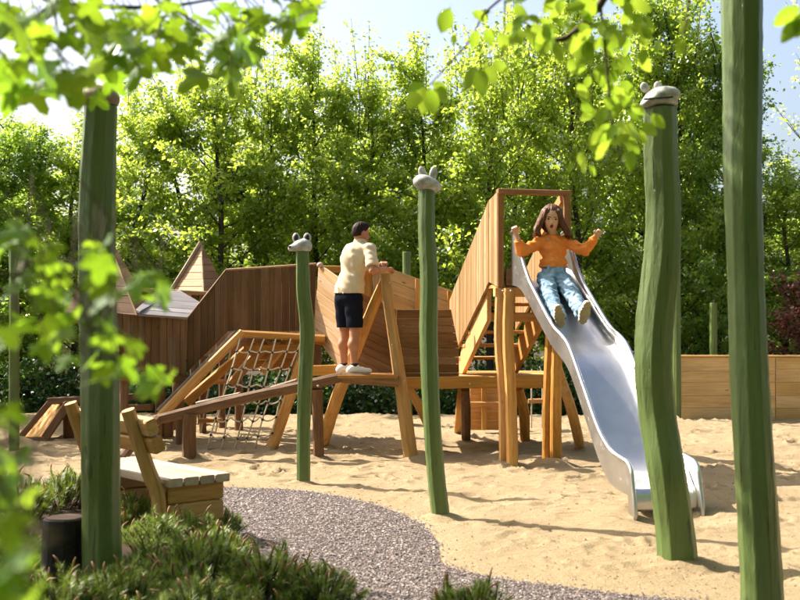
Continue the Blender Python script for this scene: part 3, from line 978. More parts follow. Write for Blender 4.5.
# ------------------------------------------------------------------ green poles with carved heads
def pole(label, pts, Y, widths, group=None, head=None, sides=10, seed=0, base_y=None, off=0.0):
    """pts: centre (px, py) from the top down to the ground; widths in photo pixels"""
    random.seed(seed)
    path = []
    for i, (px, py) in enumerate(pts):
        path.append(P(px, py, Y + (random.uniform(-0.03, 0.03) if 0 < i < len(pts) - 1 else 0)))
    base = path[-1].copy()
    path.append(base + Vector((0, 0, -0.25)))
    t = thing('green_pole', label, 'pole', (base.x, base.y, 0), group)
    path = smooth_path(path[::-1], 7)
    rr = [w / 2 / F * Y for w in widths]
    rr = [rr[-1]] + rr[::-1]
    prof = [1 + random.uniform(-0.085, 0.085) for _ in range(sides)]
    vs, fs = tube_data(path, rr, sides, prof, 0.02, twist=0.6)
    # bevelled facet edges: keep the hand-cut facets, slightly softened at the rim
    top = path[-1]
    me = mesh_py('pole_shaft', [v - base for v in vs], fs)
    me.polygons.foreach_set('use_smooth', [len(p.vertices) == 4 for p in me.polygons])
    shaft = obj('pole_shaft', me, M_GREEN, t, Matrix.Translation(base))
    bv = shaft.modifiers.new('soft', 'BEVEL'); bv.width = 0.008; bv.segments = 3; bv.limit_method = 'ANGLE'; bv.harden_normals = True; bv.angle_limit = math.radians(14)
    if head: head(t, top, rr[-1])
    return t

def rotx(deg): return np.array(Matrix.Rotation(math.radians(deg), 3, 'X'))
def rotz(deg): return np.array(Matrix.Rotation(math.radians(deg), 3, 'Z'))
def roty(deg): return np.array(Matrix.Rotation(math.radians(deg), 3, 'Y'))

def head_mouse(t, top, r):
    c = top + Vector((0.0, 0, 0.035))
    h = sdf_obj('carved_head', [e_(c + Vector((0.01, 0, 0.01)), (r * 1.35, r * 1.2, 0.075), None, 0.02), c_(c + Vector((-0.04, -0.02, 0)), c + Vector((-0.095, -0.03, -0.012)), 0.05, 0.035, 0.03)], M_HEAD, t, 0.006,
                clips=[((0, 0, top.z - 0.004), (0, 0, -1))])
    for dx, s in ((-0.055, 1), (0.05, 1.05)):
        e = sdf_obj('ear', [e_(c + Vector((dx, 0.0, 0.088)), (0.036 * s, 0.02, 0.05), None, 0.01)], M_HEAD, h, 0.005)
        blob('inner_ear', c + Vector((dx, -0.016, 0.088)), (0.022, 0.01, 0.034), M_EARIN, h)
    blob('eye', c + Vector((-0.11, -0.055, 0.0)), (0.014, 0.014, 0.012), M_EARIN, h)

def head_hippo(t, top, r):
    c = top + Vector((0.0, 0, 0.045))
    h = sdf_obj('carved_head', [e_(c + Vector((-0.025, -0.02, 0.01)), (0.085, 0.085, 0.062), roty(12), 0.02), e_(c + Vector((0.055, 0.0, -0.012)), (0.06, 0.07, 0.045), roty(25), 0.04)], M_HEAD, t, 0.006)
    for dx, tilt in ((-0.035, -14), (0.05, 10)):
        e = sdf_obj('ear', [e_(c + Vector((dx, 0.01, 0.085)), (0.031, 0.02, 0.058), roty(tilt), 0.01)], M_HEAD, h, 0.005)

def head_seal(t, top, r):
    c = top + Vector((0.0, 0, 0.04))
    h = sdf_obj('carved_head', [e_(c + Vector((0.02, 0, 0.035)), (0.108, 0.10, 0.06), roty(-6), 0.02), e_(c + Vector((-0.05, -0.03, 0.0)), (0.088, 0.078, 0.040), roty(-22), 0.05),
                                e_(c + Vector((0.01, 0, -0.01)), (0.104, 0.10, 0.03), None, 0.01)], M_HEAD, t, 0.007, clips=[((0, 0, top.z - 0.006), (0, 0, -1))])
    for dx, dz, tl in ((-0.085, 0.10, -25), (0.0, 0.105, -10)):
        sdf_obj('ear', [e_(c + Vector((dx, 0.05, dz)), (0.028, 0.018, 0.035), roty(tl), 0.01)], M_HEAD, h, 0.005)
    m = sdf_obj('mouth', [c_(c + Vector((-0.12, -0.10, -0.005)), c + Vector((0.05, -0.115, 0.006)), 0.006, 0.006, 0.005)], M_EARIN, h, 0.004)

def head_bear(t, top, r):
    c = top + Vector((0.0, 0, 0.035))
    h = sdf_obj('carved_head', [e_(c + Vector((0.0, 0, 0.0)), (r * 1.12, r * 1.1, 0.075), None, 0.02), e_(c + Vector((-0.04, -0.04, -0.01)), (0.085, 0.08, 0.05), None, 0.03)], M_HEADB, t, 0.007, clips=[((0, 0, top.z - 0.004), (0, 0, -1))])
    for dx in (-0.055, 0.06):
        sdf_obj('ear', [e_(c + Vector((dx, 0.02, 0.07)), (0.026, 0.02, 0.034), None, 0.01)], M_HEADB, h, 0.005)

PG = 'green painted poles around the playground'
pole('slender green pole with white mouse head and dark ears, standing before the climbing net', [(302, 251), (303, 290), (307, 330), (305, 380), (303.5, 430), (303.5, 482)], 10.5, [13.5, 14.5, 16, 15, 14, 14], PG, head_mouse, seed=3)
pole('green pole with pale two-eared animal head, standing in the sand between the man and slide', [(427, 190), (427, 230), (429.5, 280), (429, 330), (430.5, 380), (433, 430), (437, 480), (441, 517)], 8.65, [17, 18, 18.5, 19, 18.5, 18, 18.5, 19.5], PG, head_hippo, seed=4)
pole('thick wavy green pole with pale seal head, standing before the foot of the slide', [(660, 108), (661, 160), (663.5, 210), (662, 260), (656, 315), (654, 365), (658, 415), (667, 470), (674, 520), (678, 563)], 7.0, [33, 34, 35, 37, 38, 37, 36, 36, 37, 39], PG, head_seal, seed=5)
pole('thick shaded green pole with brown carved head, standing among the dwarf pines', [(101, 105), (98.5, 160), (97, 220), (97.5, 290), (100, 360), (101, 430), (101.5, 500), (103, 592)], 6.25, [33, 36, 38, 38, 39, 39, 38, 40], PG, head_bear, seed=6)
pole('tall dark green pole that runs out of the top of the picture at right', [(741, -190), (740, -100), (742, 0), (743, 90), (743, 180), (746, 280), (749, 370), (754, 460), (759, 540), (763, 618)], 5.7, [38, 40, 43, 42, 40, 39, 41, 42, 44, 46], PG, None, seed=7)
pole('thin green pole standing on the sand at the far left edge', [(13, 240), (14, 300), (14, 360), (14, 449)], 13.3, [9, 10, 11, 11], PG, None, seed=8)
pole('plain green pole rising behind the pale walkway wall', [(406.5, 252), (407, 300), (407.5, 400), (408, 424)], 16.6, [8.5, 9, 9, 9], PG, None, seed=9)
pole('short thin green pole behind the board wall at right', [(713.5, 303), (713.5, 350), (713.5, 415)], 18.2, [8, 8, 8], PG, None, seed=10)
pole('green pole at the left end of the low board wall', [(676, 190), (676.5, 300), (677, 418)], 17.4, [8, 8.5, 8.5], PG, None, seed=11)
pole('green pole partly hidden beneath the dark tunnel wall behind the net', [(201, 320), (201, 370), (201, 425)], 16.4, [7.5, 7.5, 7.5], PG, None, seed=12)

# ------------------------------------------------------------------ dark tunnel house on the left with its roofs
random.seed(40)
th_ = thing('tunnel_house', 'dark stained tunnel house of upright boards with weathered grey roof', 'play house', G(220, 445))
a0, a1 = P(116, 313, 13.35), P(187, 320, 13.8)
b0, b1 = P(186, 374, 13.8), P(116, 371, 13.35)
w1 = holder('side_wall', th_)
panel(w1, [a0, a1, b0, b1], (0, 0, 1), 0.085, MW['dark'])
c1, c2 = P(227, 271, 13.85), P(316.5, 265, 13.95)
d1, d2 = P(228, 331, 13.85), P(314, 331, 13.95)
panel(w1, [P(187.4, 319.6, 13.83), c1, d1, P(186.4, 373, 13.83)], (0, 0, 1), 0.085, MW['dark'])
panel(w1, [c1, c2, d2, d1], (0, 0, 1), 0.085, MW['dark'])
cap = beam(th_, 'cap_board', P(226.5, 269.8, 13.9), P(316.5, 263.8, 14.0), 0.1, 0.025, MW['larch'])
beam(th_, 'cap_board', P(188, 318.5, 13.88), P(226.5, 270, 13.9), 0.1, 0.025, MW['brown'])
# grey roof planes
rf_ = holder('roof', th_)
panel(rf_, [P(139, 311.5, 13.35), P(187, 319.3, 13.78), P(202, 301, 14.55), P(178, 291, 14.9)], P(187, 319, 13.78) - P(139, 311, 13.35), 0.16, MW['grey'], toward=(0, 0, 1))
panel(rf_, [P(140, 311, 13.36), P(178, 290.8, 14.9), P(158, 289, 14.7), P(136, 309, 13.4)], P(178, 291, 14.9) - P(140, 311, 13.36), 0.14, MW['grey'], toward=(-0.4, 0, 1))
beam(th_, 'ridge_beam', P(140, 289.5, 15.0), P(214, 293.5, 15.0), 0.06, 0.05, MW['larch'])
# back wall, floor and posts
bk = holder('back_wall', th_)
panel(bk, [P(120, 322, 15.1), P(316, 275, 15.1), P(316, 330, 15.1), P(120, 375, 15.1)], (0, 0, 1), 0.18, MW['larch'])
fl = holder('floor', th_)
zf_ = P(0, 334, 13.9).z
panel(fl, [(P(228, 0, 13.9).x, 13.98, zf_), (P(314, 0, 13.9).x, 13.98, zf_), (P(314, 0, 13.9).x, 15.05, zf_), (P(228, 0, 13.9).x, 15.05, zf_)], (1, 0, 0), 0.14, MW['larch'], toward=(0, 0, 1))
for px, Y in ((124, 13.6), (180, 14.0), (124, 15.0), (180, 15.0)):
    log(th_, 'post', [P(px, 440, Y) * 1.0 - Vector((0, 0, P(px, 440, Y).z + 0.1)), P(px, 330, Y)], 0.055, MW['log'])
panel(holder('back_boards', th_), [P(231, 344, 14.95), P(312, 340, 14.95), P(312, 371, 14.95), P(231, 371, 14.95)], (1, 0, 0), 0.12, MW['amber'])
beam(th_, 'lower_beam', P(118, 377, 13.5), P(190, 379, 13.9), 0.09, 0.1, MW['brown'])

def pyramid(label, apex, corners, faces, mat, trims, legs, group=None):
    base = sum(corners, Vector()) / len(corners)
    t = thing('pyramid_roof', label, 'roof', (base.x, base.y, 0), group)
    for i, j, m in faces:
        f = holder('roof_face', t)
        c = (apex + corners[i] + corners[j]) / 3
        panel(f, [corners[i], corners[j], apex], corners[j] - corners[i], 0.115, m, toward=c - base + Vector((0, 0, 0.3)), th=0.022)
    for p, q, m in trims:
        beam(t, 'trim_board', p, q, 0.035, 0.05, m)
    for p in legs:
        log(t, 'post', [Vector((p.x, p.y, -0.1)), p], 0.05, MW['log'])
    return t
ap = P(105, 228, 14.3)
cs = [P(62, 318, 13.9), P(140, 322, 13.55), P(152, 312, 14.8), P(75, 308, 15.3)]
pyramid('tall tan pyramid roof half hidden behind the thick left pole', ap, cs, [(0, 1, MW['brown']), (1, 2, MW['larch']), (2, 3, MW['pyramid']), (3, 0, MW['pyramid'])], MW['pyramid'],  # brown face and pale face: shaded and lit side put into the board colour
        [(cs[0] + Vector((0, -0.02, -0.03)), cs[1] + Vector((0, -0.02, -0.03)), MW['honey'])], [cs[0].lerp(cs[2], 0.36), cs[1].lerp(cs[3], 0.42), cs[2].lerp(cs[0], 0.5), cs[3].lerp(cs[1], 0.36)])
ap = P(201.5, 243, 15.9)
cs = [P(170, 294, 15.7), P(204, 294, 15.3), P(228, 293, 16.0), P(192, 291, 16.5)]
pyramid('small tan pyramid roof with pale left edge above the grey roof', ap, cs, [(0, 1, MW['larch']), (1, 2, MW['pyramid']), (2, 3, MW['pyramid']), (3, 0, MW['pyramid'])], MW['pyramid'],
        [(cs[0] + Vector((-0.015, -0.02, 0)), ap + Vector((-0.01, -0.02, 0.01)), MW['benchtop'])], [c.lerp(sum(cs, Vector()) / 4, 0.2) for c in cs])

# ------------------------------------------------------------------ climbing frame with net
random.seed(41)
cf = thing('log_climber', 'pale log frame leaning against the dark tunnel house above the rope net', 'climbing frame', G(240, 450))
log(cf, 'stringer', [G(128, 449), P(157, 420, 13.35), P(200, 375, 13.42), P(243, 332, 13.5)], [0.062, 0.058, 0.055, 0.05], MW['honey'], square=0.6, sides=12, wave=0.006)
beam(cf, 'stair_board', P(158, 410, 13.75), P(236, 331, 13.78), 0.14, 0.03, MW['grey'], up=(-0.6, 0, 0.6))
log(cf, 'stringer', [P(186, 402, 14.6), P(256, 341, 14.6)], [0.065, 0.06, 0.055], MW['honey'], square=0.5, sides=12)
log(cf, 'top_log', [P(238, 333.5, 13.5), P(325, 338.5, 13.5)], [0.044, 0.046, 0.044], MW['honey'], square=0.6, sides=12)
log(cf, 'brace', [P(231, 384, 14.3), P(250, 362, 14.3), P(268, 344, 14.3)], [0.06, 0.065, 0.06], MW['amber'])
log(cf, 'brace', [P(262, 372, 14.4), P(278, 352, 14.4), P(290, 340, 14.4)], [0.06, 0.06, 0.055], MW['honey'])
beam(cf, 'cross_rail', P(244, 349, 14.2), P(318, 347, 14.2), 0.08, 0.1, MW['amber'])
log(cf, 'leg', [G(271, 449), P(285, 410, 13.35), P(299, 368, 13.4), P(306, 342, 13.5)], [0.075, 0.07, 0.065, 0.06], MW['honey'], square=0.4)
log(cf, 'leg', [G(239, 430) - Vector((0, 0, 0.1)), P(239, 378, 15.5), P(240, 345, 15.2)], [0.06, 0.055, 0.05], MW['log'])
beam(cf, 'rail', P(300, 371, 13.0), P(345, 369.5, 13.0), 0.08, 0.12, MW['honey'])
beam(cf, 'rail', P(312, 340, 13.6), P(333, 341, 13.6), 0.08, 0.1, MW['honey'])
log(cf, 'post', [P(317, 343, 14.1), P(317, 368, 14.1)], [0.06, 0.06], MW['log'], square=0.5)

net = thing('climbing_net', 'rope climbing net hanging from the pale log frame down to the sand', 'net', G(245, 447))
def net_pt(u, v):      # u across, v down
    topp = P(240 + 62 * u, 338, 13.45); bot = P(209 + 58 * u, 449 - 2 * u, 13.3)
    p = topp.lerp(bot, v)
    p += Vector((0.02 * math.sin(9 * u + 5 * v), -0.12 * math.sin(math.pi * v), -0.05 * math.sin(math.pi * ((u * 4) % 1)) * (0.25 + v)))
    return p
NU = 6
for i in range(NU):
    u = i / (NU - 1)
    rope(net, 'hanging_rope', [net_pt(u, v) for v in np.linspace(0, 1, 8)], 0.010, M_ROPE, 2)
for v in (0.12, 0.27, 0.42, 0.57, 0.72, 0.87):
    rope(net, 'cross_rope', [net_pt(u, v) for u in np.linspace(0, 1, 17)], 0.0105, M_ROPE, 1)
    for i in range(NU):
        blob('rope_clamp', net_pt(i / (NU - 1), v), (0.018, 0.018, 0.018), M_CLAMP, net, seg=8, rings=5)

def rope_ladder(label, xt, yt, xb, yb, Y, wpx, rungs, group):
    t = thing('rope_ladder', label, 'rope ladder', (P((xt + xb) / 2, 0, Y).x, Y, 0), group)
    for s in (-1, 1):
        rope(t, 'side_rope', [P(xt + s * wpx / 2, yt, Y), P((xt + xb) / 2 + s * wpx / 2, (yt + yb) / 2, Y - 0.05), P(xb + s * wpx / 2, yb, Y)], 0.011, M_ROPE)
    for v in rungs:
        xm, ym = xt + (xb - xt) * v, yt + (yb - yt) * v
        log(t, 'rung', [P(xm - wpx * 0.8, ym, Y - 0.03), P(xm + wpx * 0.8, ym - 0.5, Y - 0.03)], 0.034, MW['amber'])
rope_ladder('rope ladder with flat wooden rungs hanging behind the climbing net', 224, 345, 208, 433, 14.9, 15, (0.42, 0.86), 'rope ladders')
rope_ladder('rope ladder hanging under the slide tower beyond its legs', 537, 372, 537, 428, 15.6, 11, (0.52,), 'rope ladders')

# ------------------------------------------------------------------ balance beam rising to the man's ledge
random.seed(42)
bb = thing('balance_beam', 'dark brown balance beam on log posts sloping up to the man', 'balance beam', G(189, 460))
log(bb, 'beam_log', [P(152, 421, 12.3), P(200, 409, 12.35), P(250, 397, 12.4), P(300, 386.5, 12.4), P(342, 377, 12.45)], [0.055, 0.06, 0.06, 0.06, 0.055], MW['log'], square=0.7, sides=12)
log(bb, 'beam_log', [P(342, 377.5, 12.45), P(370, 379.5, 12.45), P(399, 381.5, 12.45)], [0.06, 0.062, 0.06], MW['brown'], square=0.8, sides=12)
log(bb, 'beam_log', [P(155, 420, 12.25), P(138, 437, 11.7), P(120, 459, 11.3)], [0.055, 0.055, 0.05], MW['log'], square=0.6)
log(bb, 'post', [G(190, 460) - Vector((0, 0, 0.1)), P(189, 435, 12.3), P(190, 414, 12.32)], [0.08, 0.075, 0.075], MW['log'], square=0.3)
log(bb, 'post', [G(319, 458) - Vector((0, 0, 0.1)), P(318, 425, 12.45), P(317, 389, 12.4)], [0.062, 0.06, 0.065], MW['log'], square=0.5)
log(bb, 'post', [G(168, 437) - Vector((0, 0, 0.1)), P(169, 400, 14.6)], [0.07, 0.07], MW['log'])
beam(bb, 'tread_plank', P(197, 403, 12.6), P(240, 393.5, 12.6), 0.16, 0.03, MW['benchtop'])
beam(bb, 'tread_plank', P(271, 387.5, 12.65), P(297, 380, 12.65), 0.16, 0.03, MW['benchtop'])
for px, py in ((168, 413.5), (318, 386)):
    blob('bolt', P(px, py, 12.3), (0.014, 0.01, 0.014), M_HEAD, bb, seg=8, rings=5)

# ------------------------------------------------------------------ walkway with folded walls
random.seed(43)
wk = thing('walkway', 'raised wooden walkway with folded dark and pale board walls behind the man', 'walkway', G(420, 445))
# ledge where the man stands
lg = holder('ledge', wk)
zl = P(0, 374.5, 12.55).z
panel(lg, [(P(338, 0, 12.5).x, 12.38, zl), (P(398, 0, 12.5).x, 12.38, zl), (P(398, 0, 12.5).x, 12.98, zl), (P(338, 0, 12.5).x, 12.98, zl)], (1, 0, 0), 0.14, MW['amber'], toward=(0, 0, 1), th=0.035)
gw = holder('folded_wall', wk)
panel(gw, [P(319.5, 264, 13.75), P(352, 288, 13.1), P(351, 385, 13.1), P(340, 371, 13.25), P(313, 333, 13.75)], P(352, 288, 13.1) - P(319.5, 264, 13.75), 0.105, MW['larch'], toward=(-0.7, -0.7, 0.2))
blob('finial', P(320, 265, 13.7), (0.04, 0.04, 0.035), simple('pale_pink_knob', (0.5, 0.33, 0.27), 0.6), wk, seg=10, rings=6)
nw = holder('near_wall', wk)
panel(nw, [P(352.3, 289, 13.08), P(371, 297, 13.05), P(396, 309.5, 13.05), P(396.5, 380, 13.05), P(352.3, 366, 13.08)], P(396, 309.5, 13.05) - P(352, 289, 13.05), 0.095, MW['brown'])
panel(nw, [P(397, 309.5, 13.06), P(451, 309.5, 13.06), P(459, 349, 13.06), P(459, 376, 13.06), P(397, 380, 13.06)], (1, 0, 0), 0.095, MW['brown'])
fw = holder('far_wall', wk)
panel(fw, [P(326, 277, 14.5), P(372, 272, 14.5), P(372, 330, 14.5), P(326, 330, 14.5)], (0, 0, 1), 0.14, MW['honey'])
panel(fw, [P(389, 268, 14.35), P(458, 293, 14.35), P(466, 320, 14.35), P(389, 320, 14.35)], P(458, 293, 14.35) - P(389, 268, 14.35), 0.16, MW['yellow'])
panel(fw, [P(372.5, 272, 14.45), P(388.5, 268, 14.4), P(388.5, 330, 14.4), P(372.5, 330, 14.45)], (0, 0, 1), 0.14, MW['larch'])
beam(wk, 'top_rail', P(319, 269, 14.45), P(376, 270, 14.45), 0.06, 0.09, MW['honey'])
for px, y0, y1 in ((417.5, 279, 318), (449.5, 291, 320)):
    beam(wk, 'batten', P(px, y1, 14.28), P(px, y0, 14.28), 0.06, 0.05, MW['honey'], up=(0, 1, 0))
dk = holder('deck', wk)
zd = P(0, 376.5, 13.0).z
panel(dk, [(P(396, 0, 13).x, 13.12, zd), (P(560, 0, 13).x, 13.12, zd), (P(560, 0, 13).x, 14.6, zd), (P(396, 0, 13).x, 14.6, zd)], (1, 0, 0), 0.14, MW['honey'], toward=(0, 0, 1), th=0.035)
beam(wk, 'edge_beam', P(396, 383, 12.95), P(562, 381, 12.95), 0.09, 0.135, MW['honey'])
beam(wk, 'edge_beam', P(400, 384, 14.5), P(562, 383, 14.5), 0.09, 0.13, MW['honey'])
# crossed poles the man leans on
log(wk, 'frame_pole', [G(412, 457) - Vector((0, 0, 0.1)), P(403, 400, 12.55), P(394, 340, 12.6), P(388, 300, 12.62), P(385.5, 274, 12.65)], [0.085, 0.08, 0.07, 0.06, 0.062, 0.055], MW['bench'], sides=11, square=0.3)
log(wk, 'frame_pole', [G(319, 447) - Vector((0, 0, 0.1)), P(337, 398, 13.0), P(358, 345, 12.9), P(376, 300, 12.8), P(387, 276, 12.75)], [0.075, 0.075, 0.07, 0.06, 0.055], MW['honey'], sides=11, square=0.4)
log(wk, 'leg', [P(405, 382, 13.0), P(418, 404, 13.1), P(431, 430, 13.3), P(438, 449, 13.35)], [0.05, 0.055, 0.06, 0.06], MW['honey'], square=0.4)
log(wk, 'leg', [G(457, 431) - Vector((0, 0, 0.1)), P(460, 405, 14.4), P(462, 388, 14.3)], [0.05, 0.05, 0.05], MW['honey'], square=0.4)
log(wk, 'leg', [G(466, 439) - Vector((0, 0, 0.1)), P(466, 412, 13.8), P(465, 389, 13.6)], [0.06, 0.06, 0.055], MW['log'], square=0.5)
log(wk, 'leg', [G(525, 439) - Vector((0, 0, 0.1)), P(524, 412, 13.8), P(518, 388, 13.5)], [0.065, 0.065, 0.06], MW['honey'], square=0.5)
lw_ = holder('lower_wall', wk)
panel(lw_, [P(470, 386, 15.4), P(499, 386, 15.4), P(502, 430, 15.4), P(470, 430, 15.4)], (1, 0, 0), 0.13, MW['honey'])
beam(wk, 'batten', P(484, 430, 15.33), P(484, 386, 15.33), 0.07, 0.05, MW['honey'], up=(0, 1, 0))
beam(wk, 'batten', P(470, 404, 15.3), P(499, 404, 15.3), 0.05, 0.06, MW['honey'])

# ------------------------------------------------------------------ slide tower
random.seed(44)
tw = thing('slide_tower', 'honey wood slide tower with boarded stair sides and square top frame', 'play tower', G(530, 465))
aX = Vector((0.2, -0.98, 0)).normalized()             # way the slide runs
rX = Vector((0.98, 0.2, 0)).normalized()              # to its right as the camera sees it
FL = P(497, 192, 11.9)                                # top front corner of the left wall
zt = FL.z
gx = lambda k, s, z: Vector((FL.x, FL.y, 0)) - aX * k + rX * s + Vector((0, 0, z))
zdk = P(0, 284, 11.9).z
lwall = holder('stair_wall', tw)
out = (-1, -0.3, 0)
# left stair wall: upright boards, stepping down behind the tower
topz = lambda k: zt - 0.03 - max(0, k - 0.3) * 0.60
botz = lambda k: zdk - 0.02 - max(0, k - 0.35) * 0.58
panel(lwall, [gx(0.0, 0, zt), gx(0.32, 0, zt - 0.05), gx(0.32, 0, zdk + 0.03), gx(0.0, 0, zdk - 0.03)], (0, 0, 1), 0.105, MW['tower'], toward=out)
panel(lwall, [gx(0.325, 0, zt - 0.05), gx(2.1, 0, P(0, 300, 13.97).z), gx(2.1, 0, P(0, 311, 13.97).z), gx(1.75, 0, P(0, 350, 13.7).z), gx(0.325, 0, zdk + 0.03)], (0, 0, 1), 0.105, MW['tower'], toward=out)
rwall = holder('right_wall', tw)
panel(rwall, [gx(0.5, 0.80, zt - 0.15), gx(1.9, 0.80, zt - 1.0), gx(1.9, 0.80, zt - 1.5), gx(0.5, 0.80, zt - 0.7)], (0, 0, 1), 0.105, MW['tower'], toward=out)
# inner face boards, front posts and head beam
inn = holder('inner_boards', tw)
panel(inn, [gx(0.06, 0.045, zt - 0.06), gx(0.8, 0.045, zt - 0.4), gx(0.8, 0.045, zdk), gx(0.06, 0.045, zdk)], (0, 0, 1), 0.105, MW['brown'], toward=(1, -0.3, 0), th=0.015)
beam(tw, 'frame_post', gx(-0.01, 0.035, zdk - 0.04), gx(-0.01, 0.035, zt), 0.07, 0.09, MW['frame'], up=(0, 1, 0))
beam(tw, 'frame_post', gx(-0.01, 0.785, zdk - 0.04), gx(-0.01, 0.785, zt), 0.07, 0.09, MW['frame'], up=(0, 1, 0))
beam(tw, 'head_beam', gx(-0.01, 0.0, zt + 0.005), gx(-0.01, 0.82, zt + 0.005), 0.10, 0.055, MW['frame'])
beam(tw, 'wall_rail', gx(0.05, 0.75, zt - 0.05), gx(0.75, 0.75, zt - 0.38), 0.05, 0.11, MW['amber'])
beam(tw, 'sill_board', gx(-0.02, 0.09, zdk + 0.07), gx(-0.02, 0.24, zdk + 0.07), 0.05, 0.19, MW['brown'])
dkt = holder('deck', tw)
panel(dkt, [gx(0.0, 0.02, zdk), gx(0.0, 0.8, zdk), gx(0.75, 0.8, zdk), gx(0.75, 0.02, zdk)], rX, 0.14, MW['honey'], toward=(0, 0, 1), th=0.035)
beam(tw, 'deck_beam', gx(0.0, -0.03, zdk - 0.085), gx(0.0, 0.83, zdk - 0.085), 0.09, 0.10, MW['honey'])
# paired log posts under the front
log(tw, 'post', [G(504, 465) - Vector((0, 0, 0.1)), P(503, 400, 11.85), P(499, 340, 11.85), P(500, 289, 11.9)], [0.052, 0.05, 0.05, 0.052], MW['honey'], square=0.5, wob=0.04)
log(tw, 'post', [G(512.5, 467) - Vector((0, 0, 0.1)), P(511, 400, 11.75), P(508, 340, 11.78), P(509, 289, 11.85)], [0.062, 0.062, 0.06, 0.062], MW['honey'], square=0.5, wob=0.04)
log(tw, 'post', [G(547, 460) - Vector((0, 0, 0.1)), P(548, 400, 11.95), P(550, 345, 11.95), P(552, 290, 11.95)], [0.055, 0.055, 0.052, 0.05], MW['honey'], square=0.5, wob=0.04)
log(tw, 'post', [G(556, 462) - Vector((0, 0, 0.1)), P(556, 400, 11.85), P(557, 345, 11.88), P(559, 292, 11.9)], [0.062, 0.06, 0.055, 0.055], MW['honey'], square=0.5, wob=0.04)
log(tw, 'brace', [G(582, 447) - Vector((0, 0, 0.1)), P(572, 412, 12.9), P(562, 382, 12.9), P(552, 350, 12.8)], [0.06, 0.06, 0.058, 0.055], MW['honey'], square=0.4)
# stairs: saw-toothed stringers and treads
def stringer(s0, th=0.05):
    n = 6; pts = []
    z1 = zdk - 0.05; z0 = zd + 0.02; K1 = 0.55; K0 = 1.95
    for i in range(n):
        k = K1 + (K0 - K1) * i / n; k2 = K1 + (K0 - K1) * (i + 1) / n
        z = z1 + (z0 - z1) * i / n; zz = z1 + (z0 - z1) * (i + 1) / n
        pts += [(k, z), (k2 - 0.05, z - 0.03), (k2, zz)]
    pts += [(K0 + 0.02, z0 - 0.01), (K0 - 0.32, z0 - 0.01), (K1 - 0.02, z1 - 0.34), (K1 - 0.02, z1)]
    o = gx(1.2, s0, 1.4)
    vs = []
    for d in (0, th):
        for k, z in pts: vs.append(gx(k, s0 + d, z) - o)
    m = len(pts)
    fs = [tuple(range(m)), tuple(range(m, 2 * m))[::-1]] + [(i, i + m, (i + 1) % m + m, (i + 1) % m) for i in range(m)]
    R = frame(aX + Vector((0, 0, 0.75)), rX)
    Ri = R.to_3x3().transposed()
    return obj('stringer', mesh_py('stringer', [Ri @ v for v in vs], fs), MW['honey'], tw, at(R, o))
stringer(0.04); stringer(0.70)
for i in range(6):
    k = 0.55 + 1.4 * (i + 0.45) / 6; z = (zdk - 0.05) + (zd + 0.02 - zdk + 0.05) * i / 6 + 0.01
    beam(tw, 'tread', gx(k, 0.03, z), gx(k, 0.77, z - 0.0), 0.24, 0.04, MW['honey'])
beam(tw, 'cross_rail', gx(0.62, 0.05, zdk - 0.35), gx(0.62, 0.78, zdk - 0.35), 0.05, 0.1, MW['amber'])

M_BOLT = simple('galvanised_bolt', (0.45, 0.45, 0.46), 0.4, 0.2, 40, metal=0.9)
for px, py, Y in ((503, 291, 11.80), (511, 291, 11.76), (556, 295, 11.80), (499, 383, 12.88), (470, 384, 12.89), (425, 385, 12.89), (540, 383, 12.89), (556, 383, 12.88)):
    blob('bolt', P(px, py, Y), (0.013, 0.009, 0.013), M_BOLT, tw if Y < 12 else wk, seg=8, rings=5)
for px, py, Y in ((389, 283, 12.58), (404, 381, 12.46), (392, 345, 12.52)):
    blob('bolt', P(px, py, Y), (0.013, 0.009, 0.013), M_BOLT, wk, seg=8, rings=5)
# ------------------------------------------------------------------ stainless slide
random.seed(45)
sl = thing('metal_slide', 'wavy stainless steel slide running from the tower down to the sand', 'slide', (2.15, 8.95, 0))
T0 = Vector((1.465, 11.86, 0))
KN = [(-0.02, 1.965), (0.12, 1.955), (0.28, 1.92), (0.42, 1.85), (0.7, 1.68), (1.1, 1.435), (1.3, 1.325), (1.5, 1.245), (1.68, 1.155), (1.85, 1.01), (2.15, 0.70), (2.4, 0.44), (2.58, 0.295), (2.75, 0.225), (3.02, 0.195), (3.09, 0.17), (3.12, 0.11), (3.12, 0.02)]
HS = [(-0.02, 0.50), (0.08, 0.53), (0.2, 0.44), (0.42, 0.25), (0.6, 0.185), (1.1, 0.165), (1.4, 0.155), (1.7, 0.175), (2.0, 0.185), (2.4, 0.205), (2.6, 0.225), (2.8, 0.22), (3.0, 0.21)]
curve2 = smooth_path([Vector((a, b, 0)) for a, b in KN], 5)
ts = np.array([p.x for p in curve2[:-10]]); zs = np.array([p.y for p in curve2[:-10]])
def bed_z(t): return float(np.interp(t, ts, zs))
HW = 0.272
def S(t, s, z): return T0 + Vector((0.203, -0.979, 0)) * t + Vector((0.979, 0.203, 0)) * s + Vector((0, 0, z))
